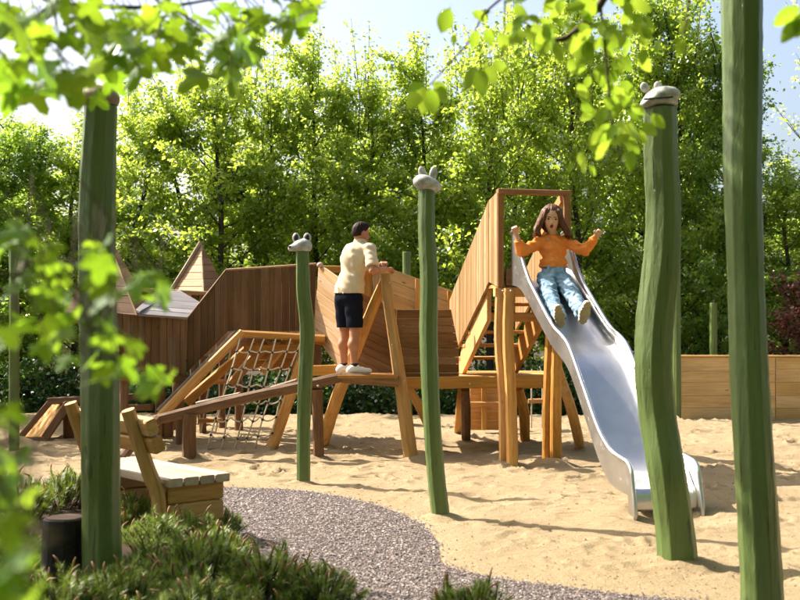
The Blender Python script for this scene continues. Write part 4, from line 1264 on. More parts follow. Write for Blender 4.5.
# chute: bed with rounded corners into the sides
sec = [(-HW, 0.14), (-HW + 0.004, 0.07), (-HW + 0.03, 0.02), (-HW + 0.08, 0.0), (0, -0.006), (HW - 0.08, 0.0), (HW - 0.03, 0.02), (HW - 0.004, 0.07), (HW, 0.14)]
vs, fs = [], []
nC = len(curve2)
for i, p in enumerate(curve2):
    tail = max(0.0, min(1.0, (p.x - 2.95) / 0.12))
    for s, z in sec:
        vs.append(S(p.x, s, p.y + z * (1 - 0.85 * tail)))
ns = len(sec)
for i in range(nC - 1):
    for k in range(ns - 1):
        fs.append((i * ns + k, i * ns + k + 1, (i + 1) * ns + k + 1, (i + 1) * ns + k))
me = mesh_py('chute', vs, fs, True)
ch = obj('chute', me, M_STEEL, sl)
so = ch.modifiers.new('sheet', 'SOLIDIFY'); so.thickness = 0.004; so.offset = -1
# side plates with rolled rims
tt = list(np.linspace(-0.02, 2.98, 70))
for sgn in (-1, 1):
    topc = [(t, bed_z(t) + float(np.interp(t, [a for a, b in HS], [b for a, b in HS]))) for t in tt]
    endz = topc[-1][1]
    for a in np.linspace(0.25, 1.0, 6):
        topc.append((2.98 + 0.16 * math.sin(a * math.pi / 2), endz - 0.12 * (1 - math.cos(a * math.pi / 2))))
    topc += [(3.17, endz - 0.24), (3.20, 0.06), (3.205, -0.05)]
    botc = []
    for t, z in topc:
        b = bed_z(min(t, 2.98)) - 0.055
        if t > 3.06: b = -0.06
        botc.append((min(t, 3.205 - 0.0), min(b, z - 0.005)))
    # the foot of the plate is cut back so only the front stays on the sand
    vs, fs = [], []
    for d in (0.0, 0.006):
        for t, z in topc: vs.append(S(t, sgn * (HW + 0.004 + d), z))
        for t, z in botc: vs.append(S(t, sgn * (HW + 0.004 + d), z))
    m = len(topc)
    for i in range(m - 1):
        fs.append((i, i + 1, m + i + 1, m + i)); fs.append((2 * m + i, 3 * m + i, 3 * m + i + 1, 2 * m + i + 1))
        fs.append((m + i, m + i + 1, 3 * m + i + 1, 3 * m + i))
        fs.append((i, 2 * m + i, 2 * m + i + 1, i + 1))
    pl = obj('side_plate', mesh_py('side_plate', vs, fs, False), M_STEEL, sl)
    rope(pl, 'rim_tube', [S(t, sgn * (HW + 0.012), z) for t, z in topc], 0.019, M_STEEL, 2, 10)
for t in (1.2, 2.2):
    beam(sl, 'cross_brace', S(t, -HW, bed_z(t) - 0.06), S(t, HW, bed_z(t) - 0.06), 0.05, 0.03, M_STEEL)

# ------------------------------------------------------------------ people
def hand(pr, wrist, d, nrm, size=1.0, curl=0.6, thumb_side=1, k=0.006):
    d = Vector(d).normalized(); nrm = Vector(nrm); nrm = (nrm - d * nrm.dot(d)).normalized()
    side = d.cross(nrm) * thumb_side
    wrist = Vector(wrist); S_ = size
    for i, (off, ln) in enumerate(((0.030, 0.070), (0.011, 0.080), (-0.009, 0.075), (-0.027, 0.058))):
        kn = wrist + d * 0.082 * S_ + side * off * S_
        pr.append(c_(wrist + side * off * 0.55 * S_, kn, 0.015 * S_, 0.0125 * S_, 0.012))
        c1, c2 = curl, curl * 2.1
        d1 = d * math.cos(c1) - nrm * math.sin(c1); d2 = d * math.cos(c2) - nrm * math.sin(c2)
        m = kn + d1 * ln * 0.5 * S_
        pr.append(c_(kn, m, 0.0105 * S_, 0.0095 * S_, k)); pr.append(c_(m, m + d2 * ln * 0.5 * S_, 0.0095 * S_, 0.0075 * S_, k))
    b = wrist + d * 0.025 * S_ + side * 0.024 * S_
    t1 = b + (d * 0.6 + side * 0.75 - nrm * 0.35).normalized() * 0.042 * S_
    t2 = t1 + (d * 0.95 + side * 0.15 - nrm * 0.5).normalized() * 0.032 * S_
    pr.append(c_(b, t1, 0.014 * S_, 0.0115 * S_, 0.01)); pr.append(c_(t1, t2, 0.011 * S_, 0.009 * S_, k))

def basis(x, y, z): return np.array([[x.x, y.x, z.x], [x.y, y.y, z.y], [x.z, y.z, z.z]])

def wrinkle(amp, f, seed):
    r = np.random.default_rng(seed); ph = r.uniform(0, 6, 6); fr_ = r.uniform(0.7, 1.4, 6) * f
    def d(X, Yy, Z):
        return amp * (np.sin(fr_[0] * X + 1.3 * fr_[1] * Z + ph[0] + 2 * np.sin(fr_[2] * 0.5 * Yy + ph[1])) * np.sin(fr_[3] * Z * 0.9 + fr_[4] * 0.6 * Yy + ph[2] + np.sin(fr_[5] * X + ph[3])))
    return d

def strands(c, axis_u, amp, n, seed):
    """fine grooves running from the crown down"""
    def d(X, Yy, Z):
        an = np.arctan2(Yy - c.y, X - c.x)
        w = 0.5 * np.sin((Z - c.z) * 28 + seed)
        return amp * (np.sin(an * n + w * 3) + 0.6 * np.sin(an * n * 0.43 + 1.7 + w * 2) + 0.5 * np.sin(an * n * 1.9 + w))
    return d

def build_man():
    Y = 12.62
    root = thing('person', 'adult in beige shirt and navy shorts leaning on the crossed poles of the walkway', 'person', (P(348, 0, Y).x, Y, zl))
    a = math.radians(48)
    f = Vector((math.sin(a), math.cos(a), 0)); r = Vector((math.cos(a), -math.sin(a), 0)); up = Vector((0, 0, 1))
    B3 = basis(r, f, up)
    pel = P(348.5, 296, Y); sho = P(358, 247, Y) + f * 0.03; chest = P(355, 260, Y)
    headc = P(358.5, 233.5, Y) + f * 0.03
    waist = P(351, 282, Y)
    pr = []
    # torso
    pr += [e_(pel, (0.165, 0.118, 0.125), B3, 0.05), e_(waist, (0.138, 0.098, 0.16), B3, 0.06), e_(chest + Vector((0, 0, -0.02)), (0.162, 0.108, 0.185), B3, 0.06)]
    shr = sho + r * 0.172 + Vector((0, 0, -0.03)); shl = sho - r * 0.172 + Vector((0, 0, -0.03))
    pr += [c_(shr, shl, 0.060, 0.060, 0.045)]
    pr += [c_(sho + Vector((0, 0, -0.02)), headc + Vector((0, 0, -0.06)), 0.062, 0.058, 0.04)]
    # head turned a little further right
    ah = math.radians(58); fh = Vector((math.sin(ah), math.cos(ah), -0.12)).normalized(); rh = Vector((math.cos(ah), -math.sin(ah), 0)); uh = rh.cross(fh)
    H3 = basis(rh, fh, uh)
    pr += [e_(headc + uh * 0.02, (0.077, 0.098, 0.105), H3, 0.03), e_(headc + fh * 0.03 - uh * 0.05, (0.056, 0.068, 0.07), H3, 0.04),
           c_(headc + fh * 0.094 + uh * 0.0, headc + fh * 0.112 - uh * 0.028, 0.010, 0.015, 0.015)]
    for s in (-1, 1):
        pr.append(e_(headc + rh * 0.08 * s - fh * 0.005 - uh * 0.005, (0.012, 0.022, 0.034), H3, 0.006))
    # arms
    hr = P(389.5, 268.5, 12.62); hl = P(384, 262.5, 12.72)
    er = P(373, 270.5, 12.36); el = P(378, 268, 13.0)
    for sh_, el_, ha in ((shr, er, hr), (shl, el, hl)):
        d = (ha - el_).normalized(); wr = ha - d * 0.085
        pr += [c_(sh_, el_, 0.056, 0.043, 0.03), c_(el_, wr, 0.042, 0.027, 0.02)]
        hand(pr, wr, d, up, 1.05, 0.55, 1 if ha is hl else -1)
        if ha is hl: sdf_obj('watch', [c_(wr - d * 0.022, wr - d * 0.002, 0.034, 0.033, 0.004)], M_EYE, root, 0.005)
    # legs
    hip_r = pel + r * 0.088 + Vector((0, 0, -0.04)); hip_l = pel - r * 0.088 + Vector((0, 0, -0.04))
    ank_r = P(354.5, 366.5, 12.5); ank_l = P(344, 366, 12.72)
    kn_r = hip_r.lerp(ank_r, 0.49) + f * 0.015; kn_l = hip_l.lerp(ank_l, 0.49) + f * 0.02
    toe = math.radians(66); tf = Vector((math.sin(toe), math.cos(toe), 0)); ts_ = Vector((math.cos(toe), -math.sin(toe), 0))
    for hp, kn, an in ((hip_r, kn_r, ank_r), (hip_l, kn_l, ank_l)):
        pr += [c_(hp, kn, 0.092, 0.058, 0.03), c_(kn, kn.lerp(an, 0.35) - f * 0.022, 0.054, 0.06, 0.03), c_(kn.lerp(an, 0.35) - f * 0.022, an, 0.058, 0.036, 0.03),
               c_(an, an + tf * 0.12 - up * 0.05, 0.036, 0.03, 0.02)]
    sdf_obj('body', pr, M_SKIN, root, 0.0065)
    # shirt
    sh = [e_(pel + Vector((0, 0, 0.05)), (0.186, 0.144, 0.14), B3, 0.05), e_(waist, (0.176, 0.134, 0.17), B3, 0.06), e_(chest + Vector((0, 0, -0.02)), (0.182, 0.128, 0.19), B3, 0.06),
          c_(shr, shl, 0.072, 0.072, 0.045), e_(chest - f * 0.012 + Vector((0, 0, 0.03)), (0.165, 0.118, 0.16), B3, 0.07), c_(sho + Vector((0, 0, -0.02)), sho.lerp(headc, 0.42), 0.08, 0.068, 0.03)]
    for sh_, el_ in ((shr, er), (shl, el)):
        sh.append(c_(sh_, sh_.lerp(el_, 0.62), 0.068, 0.075, 0.03))
        sd_ = (el_ - sh_).normalized(); q_ = sh_.lerp(el_, 0.84)
        sdf_obj('sleeve_hem', [c_(sh_.lerp(el_, 0.55), q_ + sd_ * 0.04, 0.076, 0.076, 0.004)], M_SHIRT, root, 0.006, clips=[(tuple(q_), tuple(sd_)), (tuple(q_ - sd_ * 0.05), tuple(-sd_))])
    nd = (headc - sho).normalized()
    so_ = sdf_obj('shirt', sh, M_SHIRT, root, 0.0075, clips=[((0, 0, P(0, 293.5, Y).z), (0, 0, -1)), (tuple(sho + nd * 0.075), tuple(nd)),], disp=wrinkle(0.006, 34, 3))
    sdf_obj('collar', [c_(sho + nd * 0.055, sho + nd * 0.085, 0.078, 0.071, 0.005)], M_SHIRT, root, 0.006, clips=[(tuple(sho + nd * 0.092), tuple(nd)), (tuple(sho + nd * 0.05), tuple(-nd))])
    # shorts
    st = [e_(pel + Vector((0, 0, 0.0)), (0.178, 0.134, 0.135), B3, 0.04)]
    hem_z = P(0, 327.5, Y).z
    for hp, kn in ((hip_r, kn_r), (hip_l, kn_l)):
        st.append(c_(hp, kn + (kn - hp).normalized() * 0.02, 0.108, 0.088, 0.025))
    sdf_obj('shorts', st, M_NAVY, root, 0.0075, clips=[((0, 0, hem_z), (0, 0, -1)), ((0, 0, pel.z + 0.09), (0, 0, 1))], disp=wrinkle(0.005, 22, 5))
    blob('back_pocket_button', pel - f * 0.135 + r * 0.07 + Vector((0, 0, 0.03)), (0.009, 0.005, 0.009), M_SHOE, root, seg=8, rings=5)
    # hair
    hr_ = [e_(headc + uh * 0.030 - fh * 0.006, (0.0805, 0.101, 0.105), H3, 0.02), e_(headc + uh * 0.09 + fh * 0.035, (0.068, 0.07, 0.045), H3, 0.03), e_(headc - fh * 0.055 - uh * 0.01, (0.06, 0.045, 0.05), H3, 0.02)]
    sdf_obj('hair', hr_, M_HAIRM, root, 0.006, clips=[(tuple(headc + fh * 0.03 + uh * 0.03), tuple((fh * 0.8 - uh * 0.75).normalized())), (tuple(headc - uh * 0.038 - fh * 0.05), tuple((-uh + fh * 0.35).normalized()))], disp=strands(headc, uh, 0.0018, 34, 1))
    for an in (ank_r, ank_l):
        sz = zl + 0.002
        b = Vector((an.x, an.y, sz))
        shoe = [c_(b - tf * 0.055 + up * 0.045, b + tf * 0.07 + up * 0.042, 0.043, 0.042, 0.03), c_(b + tf * 0.07 + up * 0.04, b + tf * 0.175 + up * 0.036, 0.043, 0.034, 0.03), c_(b - tf * 0.035 + up * 0.06, b + tf * 0.01 + up * 0.085, 0.044, 0.043, 0.03)]
        s_o = sdf_obj('shoe', shoe, M_SHOE, root, 0.006, clips=[((0, 0, sz), (0, 0, -1)), ((0, 0, sz + 0.11), (0, 0, 1))])
        sdf_obj('sock', [c_(b + up * 0.08, b + up * 0.135, 0.043, 0.041, 0.01)], M_SOCK, root, 0.006, clips=[((0, 0, sz + 0.128), (0, 0, 1))])
build_man()

def build_girl():
    Y = 11.45
    seat = S(0.40, 0.0, bed_z(0.40))
    root = thing('person', 'child in orange sweatshirt and blue jeans sliding with both arms raised', 'person', seat)
    up = Vector((0, 0, 1))
    hipc = P(553.5, 279, 11.47)
    a = math.radians(8); f = Vector((math.sin(a), -math.cos(a), 0)); r = Vector((-math.cos(a), -math.sin(a), 0))      # her right is to the camera's left
    B3 = basis(r, f, up)
    wst = P(553.5, 266, 11.52); chest = P(553, 250, 11.55); sho = P(553, 239.5, 11.55); headc = P(551.5, 219, 11.49)
    shr = sho + r * 0.122 + Vector((0, 0, -0.015)); shl = sho - r * 0.122 + Vector((0, 0, -0.012))
    er = P(522.5, 251.5, 11.45); el = P(584.5, 250.5, 11.45)
    hr = P(514.5, 229, 11.35); hl = P(599, 232.5, 11.35)
    pr = [e_(hipc, (0.14, 0.105, 0.10), B3, 0.04), e_(wst, (0.118, 0.088, 0.11), B3, 0.05), e_(chest, (0.132, 0.09, 0.13), B3, 0.05), c_(shr, shl, 0.05, 0.05, 0.04),
          c_(sho, headc - up * 0.05, 0.045, 0.043, 0.03)]
    fh = Vector((-0.06, -0.95, -0.26)).normalized(); rh = Vector((-1, 0.03, 0.05)).normalized(); rh = (rh - fh * rh.dot(fh)).normalized(); uh = fh.cross(rh)
    if uh.z < 0: uh = -uh
    H3 = basis(rh, fh, uh)
    pr += [e_(headc + uh * 0.025, (0.080, 0.093, 0.100), H3, 0.02), e_(headc + fh * 0.034 - uh * 0.05, (0.058, 0.060, 0.066), H3, 0.035),
           c_(headc + fh * 0.087 + uh * 0.005, headc + fh * 0.101 - uh * 0.018, 0.007, 0.0115, 0.012),
           e_(headc + fh * 0.05 + rh * 0.035 - uh * 0.025, (0.026, 0.03, 0.026), H3, 0.02), e_(headc + fh * 0.05 - rh * 0.035 - uh * 0.025, (0.026, 0.03, 0.026), H3, 0.02)]
    for sh_, e2, ha, sd in ((shr, er, hr, -1), (shl, el, hl, 1)):
        d = (ha - e2).normalized(); wr = ha - d * 0.055
        pr += [c_(sh_, e2, 0.042, 0.034, 0.03), c_(e2, wr, 0.033, 0.022, 0.02)]
        hand(pr, wr, (d + Vector((0, -0.1, 0))).normalized(), Vector((0, 1, 0.1)), 0.82, 0.75, sd)
    hipr = hipc + r * 0.075; hipl = hipc - r * 0.075
    kr = P(550, 299, 11.09); kl = P(573.5, 296.5, 11.09)
    ar = P(560, 317.5, 10.72); al = P(582, 314, 10.72)
    for hp, kn, an in ((hipr, kr, ar), (hipl, kl, al)):
        pr += [c_(hp, kn, 0.075, 0.05, 0.03), c_(kn, an, 0.048, 0.032, 0.02), c_(an, an + Vector((0, -0.06, 0.04)), 0.032, 0.028, 0.02)]
    sdf_obj('body', pr, M_SKIN2, root, 0.006)
    # sweatshirt
    sw = [e_(wst + Vector((0, 0, 0.02)), (0.146, 0.115, 0.10), B3, 0.05), e_(chest, (0.14, 0.112, 0.13), B3, 0.05), c_(shr, shl, 0.056, 0.056, 0.04), c_(sho, sho.lerp(headc, 0.35), 0.066, 0.056, 0.02)]
    for sh_, e2, ha in ((shr, er, hr), (shl, el, hl)):
        wr = ha - (ha - e2).normalized() * 0.075
        sw += [c_(sh_, e2, 0.06, 0.055, 0.035), c_(e2, e2.lerp(wr, 0.8), 0.054, 0.042, 0.03), c_(e2.lerp(wr, 0.8), wr, 0.043, 0.034, 0.01)]
    nd = (headc - sho).normalized()
    clipz = P(0, 267.5, 11.45).z
    sdf_obj('sweatshirt', sw, M_ORANGE, root, 0.0065, clips=[((0, 0, clipz), (0, 0, -1)), (tuple(sho + nd * 0.058), tuple(nd))], disp=wrinkle(0.011, 40, 11))
    sdf_obj('waistband', [e_(wst + Vector((0, 0, -0.005)), (0.146, 0.108, 0.03), B3, 0.01)], M_ORANGE, root, 0.0065)
    # jeans
    je = [e_(hipc + Vector((0, 0, 0.01)), (0.155, 0.118, 0.115), B3, 0.04), e_(wst + Vector((0, 0, -0.01)), (0.132, 0.10, 0.06), B3, 0.04)]
    for hp, kn, an in ((hipr, kr, ar), (hipl, kl, al)):
        cuff = kn.lerp(an, 0.93)
        je += [c_(hp, kn, 0.096, 0.080, 0.03), c_(kn, cuff, 0.078, 0.068, 0.025), c_(cuff, kn.lerp(an, 0.98), 0.064, 0.066, 0.008)]
    j = sdf_obj('jeans', je, M_DENIM, root, 0.0065, clips=[((0, 0, wst.z + 0.015), (0, 0, 1))] , disp=wrinkle(0.011, 42, 12))
    blob('button', wst + f * 0.108 + Vector((0, 0, -0.022)), (0.008, 0.005, 0.008), M_SOLE, j, seg=8, rings=5)
    # shoes, soles towards the camera
    for an, yaw in ((ar, -0.22), (al, 0.20)):
        sd = Vector((-math.sin(yaw) * -1, -0.42, 0.86)).normalized()          # heel to toe
        sd = Vector((yaw, -0.38, 0.9)).normalized()
        sn = Vector((0.0, -0.92, -0.36)); sn = (sn - sd * sn.dot(sd)).normalized()   # sole faces the camera
        b = an + Vector((0.0, -0.02, -0.045))
        shoe = [c_(b + sn * 0.0, b + sd * 0.075, 0.042, 0.046, 0.02), c_(b + sd * 0.075, b + sd * 0.155 + sn * 0.006, 0.047, 0.038, 0.03), c_(b - sn * 0.035, b + sd * 0.03 - sn * 0.06, 0.042, 0.04, 0.03)]
        so_ = sdf_obj('shoe', shoe, M_SHOE, root, 0.006, clips=[(tuple(b + sn * 0.028), tuple(sn))])
        sole = [c_(b + sn * 0.03, b + sd * 0.075 + sn * 0.03, 0.041, 0.045, 0.02), c_(b + sd * 0.075 + sn * 0.03, b + sd * 0.158 + sn * 0.03, 0.046, 0.037, 0.03)]
        sdf_obj('sole', sole, M_SOLE, so_, 0.0055, clips=[(tuple(b + sn * 0.048), tuple(sn)), (tuple(b + sn * 0.024), tuple(-sn))],
                disp=lambda X, Yy, Z, b=b, sd=sd: 0.004 * np.sin(((X - b.x) * sd.x + (Yy - b.y) * sd.y + (Z - b.z) * sd.z) * 190))
    # face
    for s in (-1, 1):
        blob('eye', headc + fh * 0.082 + rh * 0.034 * s + uh * 0.014, (0.0150, 0.008, 0.0085), M_EYE, root, Matrix(H3.tolist()).to_4x4(), seg=10, rings=6)
        sdf_obj('eyebrow', [c_(headc + fh * 0.088 + rh * 0.018 * s + uh * 0.034, headc + fh * 0.08 + rh * 0.046 * s + uh * 0.034, 0.005, 0.004, 0.002)], M_HAIRG, root, 0.003)
    sdf_obj('mouth', [e_(headc + fh * 0.088 - uh * 0.058, (0.019, 0.012, 0.022), H3, 0.004)], M_MOUTH, root, 0.003)
    # shoulder length hair, parted, blown a little to the right
    ha_ = [e_(headc + uh * 0.052 - fh * 0.03, (0.102, 0.104, 0.100), H3, 0.02), e_(headc - fh * 0.04 - uh * 0.04, (0.105, 0.065, 0.12), H3, 0.03)]
    rr_ = random.Random(2)
    for s in (-1, 1):
        for i in range(9):
            u = i / 8
            p0 = headc + rh * (0.060 + 0.022 * u) * s + uh * (0.085 - 0.02 * u) + fh * (0.045 - 0.11 * u)
            p1 = headc + rh * (0.100 + 0.012 * rr_.random()) * s - uh * 0.03 + fh * (0.05 - 0.11 * u)
            blow = 0.028 if s < 0 else -0.004
            p2 = p1 + rh * (0.03 * s) - rh * blow - uh * 0.085 + fh * rr_.uniform(-0.01, 0.02)
            p3 = p2 - uh * rr_.uniform(0.035, 0.07) - rh * blow * 1.3 - rh * s * rr_.uniform(0, 0.04)
            ha_ += [c_(p0, p1, 0.026, 0.027, 0.015), c_(p1, p2, 0.027, 0.026, 0.015), c_(p2, p3, 0.024, 0.010, 0.015)]
    hv, hf = [], []
    for i in range(170):
        s = rr_.choice((-1, 1)); u = rr_.random()
        p0 = headc + rh * (0.01 + 0.02 * rr_.random()) * s + uh * (0.148 - 0.015 * rr_.random()) - fh * 0.1 * u
        p1 = headc + rh * (0.092 + 0.012 * rr_.random()) * s + uh * 0.06 + fh * (0.045 - 0.11 * u)
        p2 = headc + rh * (0.128 + 0.016 * rr_.random()) * s - uh * 0.04 + fh * (0.055 - 0.11 * u)
        blow = 0.03 if s < 0 else -0.004
        p3 = p2 + rh * 0.014 * s - rh * blow - uh * 0.085 + fh * rr_.uniform(-0.01, 0.03)
        p4 = p3 - uh * rr_.uniform(0.03, 0.085) - rh * blow * 1.5 - rh * s * rr_.uniform(-0.02, 0.045)
        a_, b_ = tube_data(smooth_path([p0, p1, p2, p3, p4], 4), [0.0025, 0.0034, 0.0034, 0.0012], 4)
        o = len(hv); hv += a_; hf += [tuple(k + o for k in f_) for f_ in b_]
    obj('hair_strands', mesh_py('hair_strands', hv, hf, True), M_HAIRG, root, Matrix.Identity(4), 'stuff')
    sdf_obj('hair', ha_, M_HAIRG, root, 0.0055, disp=strands(headc, uh, 0.0028, 22, 2))
build_girl()

# ------------------------------------------------------------------ bench, stump, ramp
random.seed(46)
bn = thing('bench', 'chunky timber bench with bleached plank seat and leaning back, beside the gravel', 'bench', G(185, 505))
lx = Vector((-0.66, 0.75, 0)).normalized(); ex = Vector((0.75, 0.66, 0)).normalized()
A0 = Vector((-1.585, 7.50, 0))
bp = lambda l, e, z: A0 + lx * l + ex * e + Vector((0, 0, z))
zs_ = 0.455
for i in range(4):
    e0 = 0.005 + i * 0.125
    beam(bn, 'seat_plank', bp(-0.03, e0 + 0.058, zs_ - 0.03), bp(1.30, e0 + 0.058, zs_ - 0.03), 0.116, 0.06, MW['benchtop'])
for l0 in (0.06, 0.92):
    sp = holder('support', bn)
    for k, z in enumerate((0.055, 0.20, 0.34)):
        w_ = 0.135 if k else 0.12
        beam(sp, 'support_timber', bp(l0 + 0.06, 0.03, z), bp(l0 + 0.06, 0.47, z), 0.22, w_, MW['bench'], ch=0.012)
for l0 in (-0.01, 0.86):
    log(bn, 'back_post', [bp(l0 + 0.06, -0.03, -0.05), bp(l0 + 0.06, -0.02, 0.30), bp(l0 + 0.06, -0.10, 0.52), bp(l0 + 0.06, -0.25, 0.93)], [0.05, 0.05, 0.048, 0.044], MW['bench'], sides=11, square=0.5)
nb_ = (ex * -0.36 + Vector((0, 0, 0.93))).normalized()
for k in range(2):
    c = 0.70 + k * 0.118
    o_ = lambda l: bp(l, -0.085 - 0.13 * k / 2.2 - 0.05, c)
    beam(bn, 'back_plank', bp(-0.10, -0.105 - 0.045 * k, c), bp(1.02, -0.105 - 0.045 * k, c), 0.085, 0.112, MW['bench'], up=nb_, ch=0.012)

st = thing('stump', 'short black charred stump in front of the left green pole', 'stump', G(62, 590))
c0 = G(63, 588)
vs, fs = [], []
R_ = 24
rad = [1 + random.uniform(-0.05, 0.05) for _ in range(R_)]
for z, s in ((-0.1, 1.12), (0.06, 1.08), (0.2, 1.0), (0.36, 0.97), (0.395, 0.95), (0.402, 0.88), (0.398, 0.3)):
    for k in range(R_):
        a = 2 * math.pi * k / R_
        vs.append((math.cos(a) * 0.118 * s * rad[k] + z * 0.02, math.sin(a) * 0.118 * s * rad[k], z))
for i in range(6):
    for k in range(R_):
        j = (k + 1) % R_
        fs.append((i * R_ + k, i * R_ + j, (i + 1) * R_ + j, (i + 1) * R_ + k))
fs.append(tuple(range(6 * R_, 7 * R_)))
obj('trunk_block', mesh_py('trunk_block', vs, fs, False), MW['black'], st, Matrix.Translation(c0))
vs2 = [(math.cos(2 * math.pi * k / R_) * 0.098 * rad[k] + 0.008, math.sin(2 * math.pi * k / R_) * 0.098 * rad[k], 0.4045) for k in range(R_)]
obj('cut_face', mesh_py('cut_face', vs2, [tuple(range(R_))]), MW['log'], st, Matrix.Translation(c0))

rp = thing('ramp', 'small orange plank ramp with dark beams left of the bench', 'ramp', G(48, 437))
pl_ = holder('ramp_boards', rp)
panel(pl_, [P(53, 404, 14.9), P(69, 404.5, 14.3), P(47, 437, 14.2), P(24, 436.5, 14.9)], P(53, 404, 14.9) - P(24, 436.5, 14.9), 0.15, MW['honey'], toward=(-0.3, -0.6, 0.6))
beam(rp, 'side_beam', P(22, 437, 14.95), P(52, 402, 14.95), 0.07, 0.11, MW['log'])
beam(rp, 'side_beam', P(45, 438, 14.15), P(69, 403, 14.15), 0.06, 0.1, MW['log'])
log(rp, 'post', [G(69, 439) - Vector((0, 0, 0.1)), P(68, 402, 14.4)], [0.07, 0.065], MW['log'], square=0.4)
beam(rp, 'walk_beam', P(50, 401, 14.6), P(150, 396, 14.3), 0.14, 0.09, MW['log'])
beam(rp, 'walk_beam', P(66, 410, 14.2), P(152, 407, 14.0), 0.10, 0.08, MW['brown'])
log(rp, 'post', [G(160, 437) - Vector((0, 0, 0.1)), P(160, 372, 14.5)], [0.065, 0.06], MW['log'], square=0.4)

# ------------------------------------------------------------------ dwarf pines
def pine(seed, rad, h, nshoot):
    r = np.random.default_rng(seed)
    C, U, vs, fs, cv, cf_ = [], [], [], [], [], []
    tri = []
    for i in range(nshoot):
        az = r.uniform(0, 6.283); q = math.sqrt(r.random())
        base = Vector((math.cos(az) * rad * q * 0.85, math.sin(az) * rad * q * 0.85, h * (0.25 + 0.5 * (1 - q * q)) * r.uniform(0.55, 1.1)))
        d = Vector((math.cos(az) * q * 0.8 + r.normal(0, 0.2), math.sin(az) * q * 0.8 + r.normal(0, 0.2), 0.9)).normalized()
        ln = r.uniform(0.08, 0.16)
        a, b = tube_data([base - d * 0.12, base, base + d * ln], [0.005, 0.004], 4)
        o = len(vs); vs += a; fs += [tuple(k + o for k in f) for f in b]
        u = d.orthogonal().normalized(); w = d.cross(u)
        for k in range(120):
            t = r.random() ** 0.8
            p = base + d * ln * t
            an = r.uniform(0, 6.283)
            rd = (u * math.cos(an) + w * math.sin(an)); dd = (d * r.uniform(0.5, 1.0) + rd * r.uniform(0.5, 0.9)).normalized()
            sidev = dd.cross(rd).normalized() * 0.0019
            l = r.uniform(0.038, 0.065)
            tri.append((tuple(p - sidev), tuple(p + sidev), tuple(p + dd * l)))
        if r.random() < 0.2:
            tip = base + d * ln
            bend = Vector((r.normal(0, 0.03), r.normal(0, 0.03), -0.01))
            l = r.uniform(0.04, 0.09)
            a, b = tube_data([tip, tip + Vector((0, 0, l * 0.6)) + bend * 0.4, tip + Vector((0, 0, l)) + bend], [0.0055, 0.007, 0.004], 5)
            o = len(cv); cv += a; cf_ += [tuple(k + o for k in f) for f in b]
    T = np.array(tri).reshape(-1, 3)
    fm = mesh_np('needles', T, np.arange(len(T)).reshape(-1, 3)); fm.materials.append(M_NEEDLE)
    smm = mesh_py('stem', vs, fs, True); smm.materials.append(MW['twig'])
    cm = mesh_py('candles', cv, cf_, True); cm.materials.append(M_CANDLE)
    return fm, smm, cm
PINES = [pine(51, 0.28, 0.38, 125), pine(52, 0.24, 0.33, 100), pine(53, 0.30, 0.36, 135)]
spots = [(-30, 560, 1.0, 'at the left edge below the blurred leaves'), (22, 522, 1.0, 'behind the stump, leftmost of the upper clump'), (62, 508, 0.9, 'just behind and left of the thick green pole'), (-14, 505, 1.0, 'cut by the left edge beside the ramp'),
         (130, 532, 0.85, 'right of the thick pole, below the bench support'), (162, 556, 0.85, 'between the thick pole and the sunny pines'), (192, 552, 0.72, 'sunlit, right in front of the bench end'), (222, 534, 0.62, 'touching the bench end where the gravel begins'),
         (150, 596, 0.85, 'at the foot of the thick green pole'), (200, 600, 1.0, 'sunlit, spreading beside the gravel'), (216, 572, 0.85, 'bulging over the gravel edge'), (120, 625, 0.9, 'cut by the lower edge below the thick pole'), (60, 632, 0.9, 'cut by the lower edge below the stump'),
         (-5, 625, 1.0, 'in the lower left corner'), (20, 570, 0.8, 'left of the stump'), (268, 608, 0.9, 'leftmost of the pair at the lower edge of the gravel'), (318, 610, 0.9, 'rightmost of the pair at the lower edge of the gravel'), (200, 640, 0.9, 'cut by the lower edge between pole and gravel'),
         (470, 640, 0.8, 'showing only tips at the lower edge in the middle'), (118, 512, 0.8, 'under the bench beside the thick pole')]
for i, (px, py, s, lab) in enumerate(spots):
    p = G(px, py)
    t = thing('dwarf_pine', 'dwarf mountain pine ' + lab, 'shrub', (p.x, p.y, 0), 'dwarf pines in the planting bed')
    M = Matrix.Translation((p.x, p.y, -0.03)) @ Matrix.Rotation(tr.uniform(0, 6.28), 4, 'Z') @ Matrix.Diagonal((s, s, s * tr.uniform(0.85, 1.05), 1))
    fm, smm, cm = PINES[i % 3]
    obj('needles', fm, None, t, M, 'stuff'); obj('stem', smm, None, t, M, 'stuff'); obj('candles', cm, None, t, M, 'stuff')

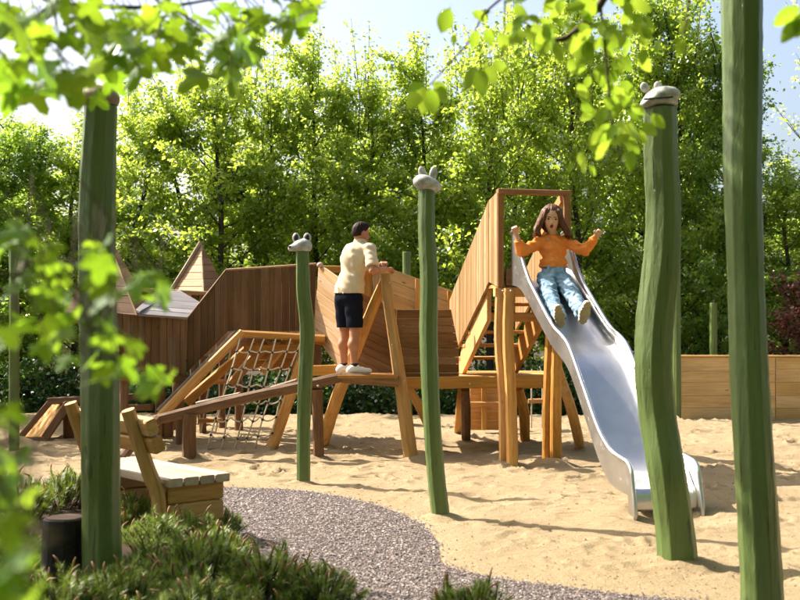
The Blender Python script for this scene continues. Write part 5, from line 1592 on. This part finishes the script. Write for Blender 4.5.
# ------------------------------------------------------------------ overhanging maple (left) and beech branch (top)
def maple_leaf_mesh(seed):
    r = np.random.default_rng(seed)
    out = [(0.0, 0.0)]
    lobes = [(-118, 0.42), (-62, 0.74), (0, 1.0), (62, 0.74), (118, 0.42)]
    pts = [(-0.03, -0.02)]
    for i, (deg, ln) in enumerate(lobes):
        a = math.radians(deg); l = ln * r.uniform(0.92, 1.08)
        for da, q in ((-0.36, 0.66), (-0.26, 0.82), (-0.12, 0.88), (0, 1.0), (0.12, 0.88), (0.26, 0.82), (0.36, 0.66)):
            pts.append((math.sin(a + da) * l * q, math.cos(a + da) * l * q))
        if i < 4:
            b = math.radians((deg + lobes[i + 1][0]) / 2)
            pts.append((math.sin(b) * 0.47, math.cos(b) * 0.47))
    pts.append((0.03, -0.02))
    vs = [(0, 0.12, 0.02)] + [(x, y, -0.16 * (x * x + 0.6 * y * y) + r.normal(0, 0.012)) for x, y in pts]
    n = len(pts)
    fs = [(0, i + 1, (i + 1) % n + 1) for i in range(n)]
    o = len(vs)                                   # leaf stalk
    vs += [(-0.012, -0.02, 0), (0.012, -0.02, 0), (0.008, -0.5, 0.09), (-0.008, -0.5, 0.09)]
    fs.append((o, o + 1, o + 2)); fs.append((o, o + 2, o + 3))
    m = mesh_py('leaf', [tuple(0.075 * c for c in v) for v in vs], [f[::-1] for f in fs]); m.materials.append(M_MAPLE); return m

def beech_leaf_mesh(seed):
    r = np.random.default_rng(seed)
    n = 9; vs, fs = [], []
    for i in range(n):
        t = i / (n - 1)
        w = 0.285 * math.sin(math.pi * t ** 0.85) ** 0.8 + 0.002
        wv = 0.015 * (-1) ** i
        zc = -0.22 * (t - 0.3) ** 2
        vs += [(-w, t, zc + 0.35 * w * 0.35 + wv), (-w * 0.5, t, zc + 0.04 * w + wv * 0.5), (0, t, zc), (w * 0.5, t, zc + 0.04 * w - wv * 0.5), (w, t, zc + 0.35 * w * 0.35 - wv)]
    for i in range(n - 1):
        for k in range(4):
            a = i * 5 + k
            fs.append((a, a + 1, a + 6, a + 5))
    o = len(vs)
    vs += [(-0.012, 0.01, 0), (0.012, 0.01, 0), (0.008, -0.16, 0.02), (-0.008, -0.16, 0.02)]
    fs.append((o, o + 1, o + 2, o + 3))
    m = mesh_py('leaf', [(x * 0.088, y * 0.088, z * 0.088) for x, y, z in vs], fs, True); m.materials.append(M_BEECH); return m
ML = [maple_leaf_mesh(i) for i in range(4)]
BL = [beech_leaf_mesh(i) for i in range(3)]

def leaf_at(parent, me, p, tip, nrm, s):
    """leaf base at p, pointing along tip, upper face towards nrm"""
    tip = Vector(tip).normalized(); nrm = Vector(nrm); nrm = (nrm - tip * nrm.dot(tip)).normalized()
    x = tip.cross(nrm)
    M = Matrix(((x.x, tip.x, nrm.x, p.x), (x.y, tip.y, nrm.y, p.y), (x.z, tip.z, nrm.z, p.z), (0, 0, 0, 1))) @ Matrix.Diagonal((s, s, s, 1))
    return obj('leaf', me, None, parent, M)

mr = random.Random(31)
mt = thing('maple_tree', 'maple hanging blurred lobed leaves across the top left and left edge', 'tree', (-4.6, 3.2, 0))
log(mt, 'trunk', [(-4.6, 3.2, -0.2), (-4.55, 3.25, 1.5), (-4.45, 3.4, 3.2), (-4.4, 3.6, 5.2), (-4.3, 3.9, 7.2)], [0.2, 0.17, 0.15, 0.11, 0.05], MW['bark'], smooth=True, sides=12)
def branch(pts, r0, r1=0.002):
    return log(mt, 'branch', pts, [r0, r0 * 0.35 + r1 * 0.65, r0 * 0.2 + r1 * 0.8, r1 * 1.3, r1], MW['twig'], sides=6, wob=0.05, smooth=True)
def maple_cluster(px, py, Y, n, sx, sy, s=1.0):
    for _ in range(int(n * (1.35 if s > 0.9 else 1.7) + 0.5)):
        yy = Y * mr.uniform(0.88, 1.12)
        p = P(px + mr.gauss(0, sx), py + mr.gauss(0, sy), yy)
        tip = Vector((mr.uniform(-0.9, 0.9), mr.uniform(-0.9, 0.5), mr.uniform(-0.9, 0.05)))
        nrm = Vector((mr.gauss(-0.15, 0.5), mr.gauss(-0.25, 0.5), 0.8))
        leaf_at(mt, ML[mr.randrange(4)], p, tip, nrm, s * mr.uniform(0.75, 1.2))
        if mr.random() < 0.7:
            q = p - tip.normalized() * 0.037 * s
            tw_ = log(mt, 'twig', [q, q + Vector((mr.uniform(-0.08, 0.02), 0.01, mr.uniform(0.05, 0.10)))], [0.0016, 0.0018], MW['twig'], sides=4, per=2, wob=0)
# top branch along the upper left
branch([(-4.45, 3.4, 3.2), (-2.6, 3.0, 2.95), P(-40, 6, 2.9), P(60, 5, 3.0), P(160, 7, 3.1), P(250, -6, 3.2), P(300, 2, 3.2)], 0.028, 0.003)
branch([P(-20, -20, 2.6), P(20, 30, 2.6), P(50, 70, 2.6)], 0.008, 0.002)
branch([P(90, 6, 3.0), P(120, 40, 3.0), P(140, 70, 3.0)], 0.006, 0.002)
branch([P(170, 6, 3.1), P(205, 30, 3.1), P(235, 60, 3.1)], 0.006, 0.002)
for a in ((10, 18, 2.4, 7, 14, 14), (35, 45, 2.5, 9, 16, 18), (20, 78, 2.5, 5, 14, 10), (58, 68, 2.6, 7, 14, 14), (90, 25, 2.8, 7, 18, 12), (100, 62, 2.9, 7, 14, 14), (135, 30, 3.0, 7, 14, 12), (145, 62, 3.1, 7, 14, 12),
          (175, 18, 3.1, 9, 16, 10), (190, 48, 3.1, 9, 14, 12), (228, 35, 3.2, 10, 12, 14), (245, 62, 3.2, 6, 10, 9), (215, 80, 3.2, 3, 8, 5), (262, 14, 3.2, 6, 10, 9), (292, 14, 3.2, 5, 8, 8), (312, 6, 3.2, 4, 7, 6), (60, 10, 2.8, 6, 20, 8)):
    maple_cluster(*a, s=0.98)
# lower branch reaching in at the left edge
branch([(-4.5, 3.25, 2.6), (-2.0, 2.2, 2.0), P(-60, 258, 1.95), P(30, 262, 2.0), P(100, 262, 2.05), P(160, 268, 2.1)], 0.014, 0.0016)
branch([P(60, 262, 2.0), P(80, 310, 2.0), P(120, 370, 2.0)], 0.005, 0.002)
for a in ((22, 248, 2.0, 6, 14, 10), (50, 272, 2.0, 7, 12, 14), (96, 248, 2.05, 5, 9, 9), (100, 285, 2.05, 3, 8, 9), (150, 275, 2.15, 3, 6, 6), (158, 300, 2.15, 3, 7, 7), (60, 320, 1.95, 4, 10, 10), (105, 325, 2.0, 3, 7, 7), (60, 345, 1.9, 3, 10, 7), (108, 368, 2.0, 3, 8, 7), (150, 382, 2.1, 3, 12, 6), (125, 350, 2.05, 2, 8, 6),
          (10, 330, 1.8, 3, 8, 10)):
    maple_cluster(*a, s=0.64)
branch([(-2.0, 2.0, 1.9), (-1.0, 1.5, 1.45), P(-20, 440, 1.35), P(20, 470, 1.4)], 0.012, 0.002)
for a in ((6, 425, 1.5, 2, 7, 7), (14, 452, 1.5, 3, 8, 8), (8, 480, 1.5, 2, 8, 7)):
    maple_cluster(*a, s=0.5)
branch([(-1.6, 1.4, 1.3), P(-40, 520, 1.0), P(10, 560, 1.0)], 0.008, 0.002)
for a in ((4, 528, 1.05, 3, 9, 9), (14, 560, 1.05, 3, 10, 8), (4, 590, 1.0, 3, 12, 8)):
    maple_cluster(*a, s=0.5)
# the crown above the frame, which shades the left pole, the stump and the tall pole
def crown_over():
    r = np.random.default_rng(77)
    cl = [((-4.9, 7.85, 5.0), (1.0, 0.42, 0.9), 1400), ((-6.4, 8.3, 5.0), (1.2, 0.4, 0.9), 1300), ((-4.9, 2.4, 7.6), (2.2, 1.3, 1.3), 2600), ((-5.6, 5.8, 6.2), (1.5, 1.2, 1.2), 2200), ((-0.9, 7.25, 4.95), (0.75, 0.30, 0.45), 900), ((-2.4, 8.0, 6.4), (0.9, 0.45, 0.8), 1100), ((-2.6, 6.7, 6.6), (0.9, 0.5, 0.6), 800), ((-5.0, 1.5, 6.0), (2.4, 2.0, 1.6), 3200), ((-2.0, 0.8, 6.2), (1.8, 1.2, 1.2), 2200), ((-7.2, 4.2, 5.4), (1.6, 1.8, 1.8), 2400)]
    C = np.concatenate([np.array(c) + r.normal(0, 0.52, (n, 3)) * np.array(s) for c, s, n in cl])
    V, Q = rand_leaves(r, C, 0.12)
    m = mesh_np('crown', V, Q); m.materials.append(M_MAPLE); return m
def litter():
    r = np.random.default_rng(61)
    n = 420
    y = 6.4 + 11 * r.random(n); x = r.uniform(-0.42, 0.42, n) * y
    k = ~pip(x, y, BED); x, y = x[k], y[k]
    C = np.stack([x, y, np.maximum(sand_z(x, y), -0.004) + 0.006], 1)
    az = r.uniform(0, 6.283, len(x))
    U = np.stack([np.cos(az), np.sin(az), r.normal(0.0, 0.12, len(x))], 1)
    Nn = np.stack([r.normal(0, 0.25, len(x)), r.normal(0, 0.25, len(x)), np.ones(len(x))], 1)
    L = r.uniform(0.015, 0.045, len(x))
    V, Q = leaf_quads(C, U, Nn, L, L * 0.33)
    return mesh_np('leaf_litter', V, Q)
tag(obj('leaf_litter', litter(), mat_leaf('dry_leaf', (0.10, 0.06, 0.025), (0.20, 0.13, 0.05), (0.10, 0.06, 0.02), (0.2, 0.13, 0.04), 0.25, 0.1)), 'dry fallen leaves scattered over the sand and gravel', 'leaves', kind='stuff')
obj('crown', crown_over(), None, mt)
for e in ((-4.9, 7.9, 5.0), (-6.6, 8.6, 4.9), (-5.6, 5.8, 6.2), (-0.9, 7.25, 4.95), (-2.4, 8.0, 6.4), (-2.4, 6.4, 6.6)):
    log(mt, 'limb', [(-4.42, 3.5, 4.6), Vector((-4.42, 3.5, 5.0)).lerp(Vector(e), 0.5) + Vector((0, 0, 0.2)), e], [0.07, 0.04, 0.012], MW['bark'], sides=7, smooth=True)

bt = thing('beech_tree', 'beech twig with glowing oval leaves hanging in from the top', 'tree', (2.6, 2.0, 0))
log(bt, 'trunk', [(2.9, 1.6, -0.2), (2.9, 1.65, 1.6), (2.85, 1.8, 3.2), (2.8, 1.9, 5.0)], [0.17, 0.15, 0.12, 0.08], MW['bark'], smooth=True, sides=12)
def beech_crown():
    r = np.random.default_rng(88)
    cl = [((2.8, 1.9, 6.4), (2.2, 2.0, 1.8), 4200), ((0.9, 2.2, 5.9), (1.5, 1.0, 1.0), 2200), ((3.6, 4.6, 6.4), (1.7, 1.3, 1.2), 2600), ((5.2, 1.2, 5.6), (1.6, 1.8, 1.8), 2400), ((1.2, 5.6, 6.9), (1.4, 0.8, 0.9), 1500)]
    C = np.concatenate([np.array(c) + r.normal(0, 0.52, (n, 3)) * np.array(q) for c, q, n in cl])
    V, Q = rand_leaves(r, C, 0.12)
    m = mesh_np('crown', V, Q); m.materials.append(M_BEECH); return m
obj('crown', beech_crown(), None, bt)
for e in ((0.6, 3.4, 5.9), (3.6, 4.6, 6.4), (5.2, 1.2, 5.6), (1.2, 5.6, 6.9), (2.8, 1.9, 7.4)):
    log(bt, 'limb', [(2.82, 1.85, 4.2), Vector((2.82, 1.85, 4.6)).lerp(Vector(e), 0.5) + Vector((0, 0, 0.2)), e], [0.06, 0.035, 0.012], MW['bark'], sides=7, smooth=True)
def bbranch(pts, r0, r1=0.002): return log(bt, 'branch', pts, [r0, (r0 + r1) / 2, r1], MW['twig'], sides=6, wob=0.04, smooth=True)
bbranch([(2.85, 1.8, 3.5), (1.8, 2.6, 2.75), P(655, -60, 3.5), P(600, 5, 3.5), P(560, 40, 3.5), P(520, 20, 3.5)], 0.03)
bbranch([P(600, 0, 3.5), P(606, 60, 3.5), P(612, 120, 3.5), P(622, 165, 3.5)], 0.005)
bbranch([P(640, -60, 3.5), P(560, -40, 3.5), P(490, 8, 3.5), P(470, 40, 3.5), P(430, 85, 3.5)], 0.006)
bbranch([P(505, 0, 3.5), P(504, 40, 3.5), P(500, 75, 3.5)], 0.003)
bbranch([P(690, -60, 3.5), P(688, 10, 3.5), P(680, 45, 3.5)], 0.004)
br_ = random.Random(8)
def beech(px, py, ang, s=1.0, Y=3.5, face=None):
    """leaf from its base at (px, py); ang measured from straight down, positive to the right"""
    a = math.radians(ang)
    tip = Vector((math.sin(a), br_.uniform(-0.35, 0.35), -math.cos(a)))
    nrm = Vector((br_.gauss(-0.3, 0.35), br_.choice((-1, -1, 1)) * 0.9, br_.uniform(0.1, 0.7))) if face is None else Vector(face)
    leaf_at(bt, BL[br_.randrange(3)], P(px, py, Y * br_.uniform(0.95, 1.05)), tip, nrm, s)
for a in ((450, 8, -20, 1.05), (472, 12, 70, 0.7), (476, 18, 120, 0.6), (455, 34, -10, 0.4),
          (424, 85, -35, 1.0), (428, 88, -12, 1.1), (430, 88, 8, 1.0), (434, 86, 38, 0.9), (424, 84, -70, 0.7), (432, 84, 75, 0.6),
          (478, 30, -20, 0.7), (487, 28, 15, 0.65), (494, 30, -35, 0.6), (500, 32, 20, 0.7), (506, 35, 60, 0.6),
          (476, 66, -25, 0.9), (480, 68, 5, 1.0), (486, 66, 30, 0.8), (492, 62, 60, 0.7),
          (520, 18, -25, 0.7), (528, 24, 10, 0.75), (536, 30, 40, 0.7), (540, 34, -10, 0.65), (516, 24, -60, 0.6), (550, 40, -30, 0.7), (556, 42, 10, 0.8), (563, 40, 35, 0.7)):
    beech(*a)
for i in range(95):
    px = br_.uniform(508, 645); py = -18 + 62 * br_.random() ** 1.2 - 0.12 * abs(px - 590)
    beech(px, py, br_.uniform(-75, 75), br_.uniform(0.5, 0.85))
for i in range(58):
    px = 606 + br_.gauss(0, 16) + (br_.random() * 6); py = br_.uniform(40, 155)
    beech(px, py, br_.uniform(-60, 60), br_.uniform(0.5, 0.85))
for a in ((800, 8, -60, 0.9, 2.9), (806, 12, -25, 0.9, 2.9), (800, 20, -40, 0.8, 2.9), (690, 20, -40, 0.6), (684, 40, -20, 0.6), (676, 38, 30, 0.5), (660, 40, -20, 0.5), (585, 160, -10, 0.5), (590, 165, 30, 0.45), (575, 162, -40, 0.45), (640, 130, 20, 0.6), (633, 122, -20, 0.6)):
    beech(*a)
bbranch([P(860, -40, 2.9), P(830, 0, 2.9), P(800, 10, 2.9)], 0.006)
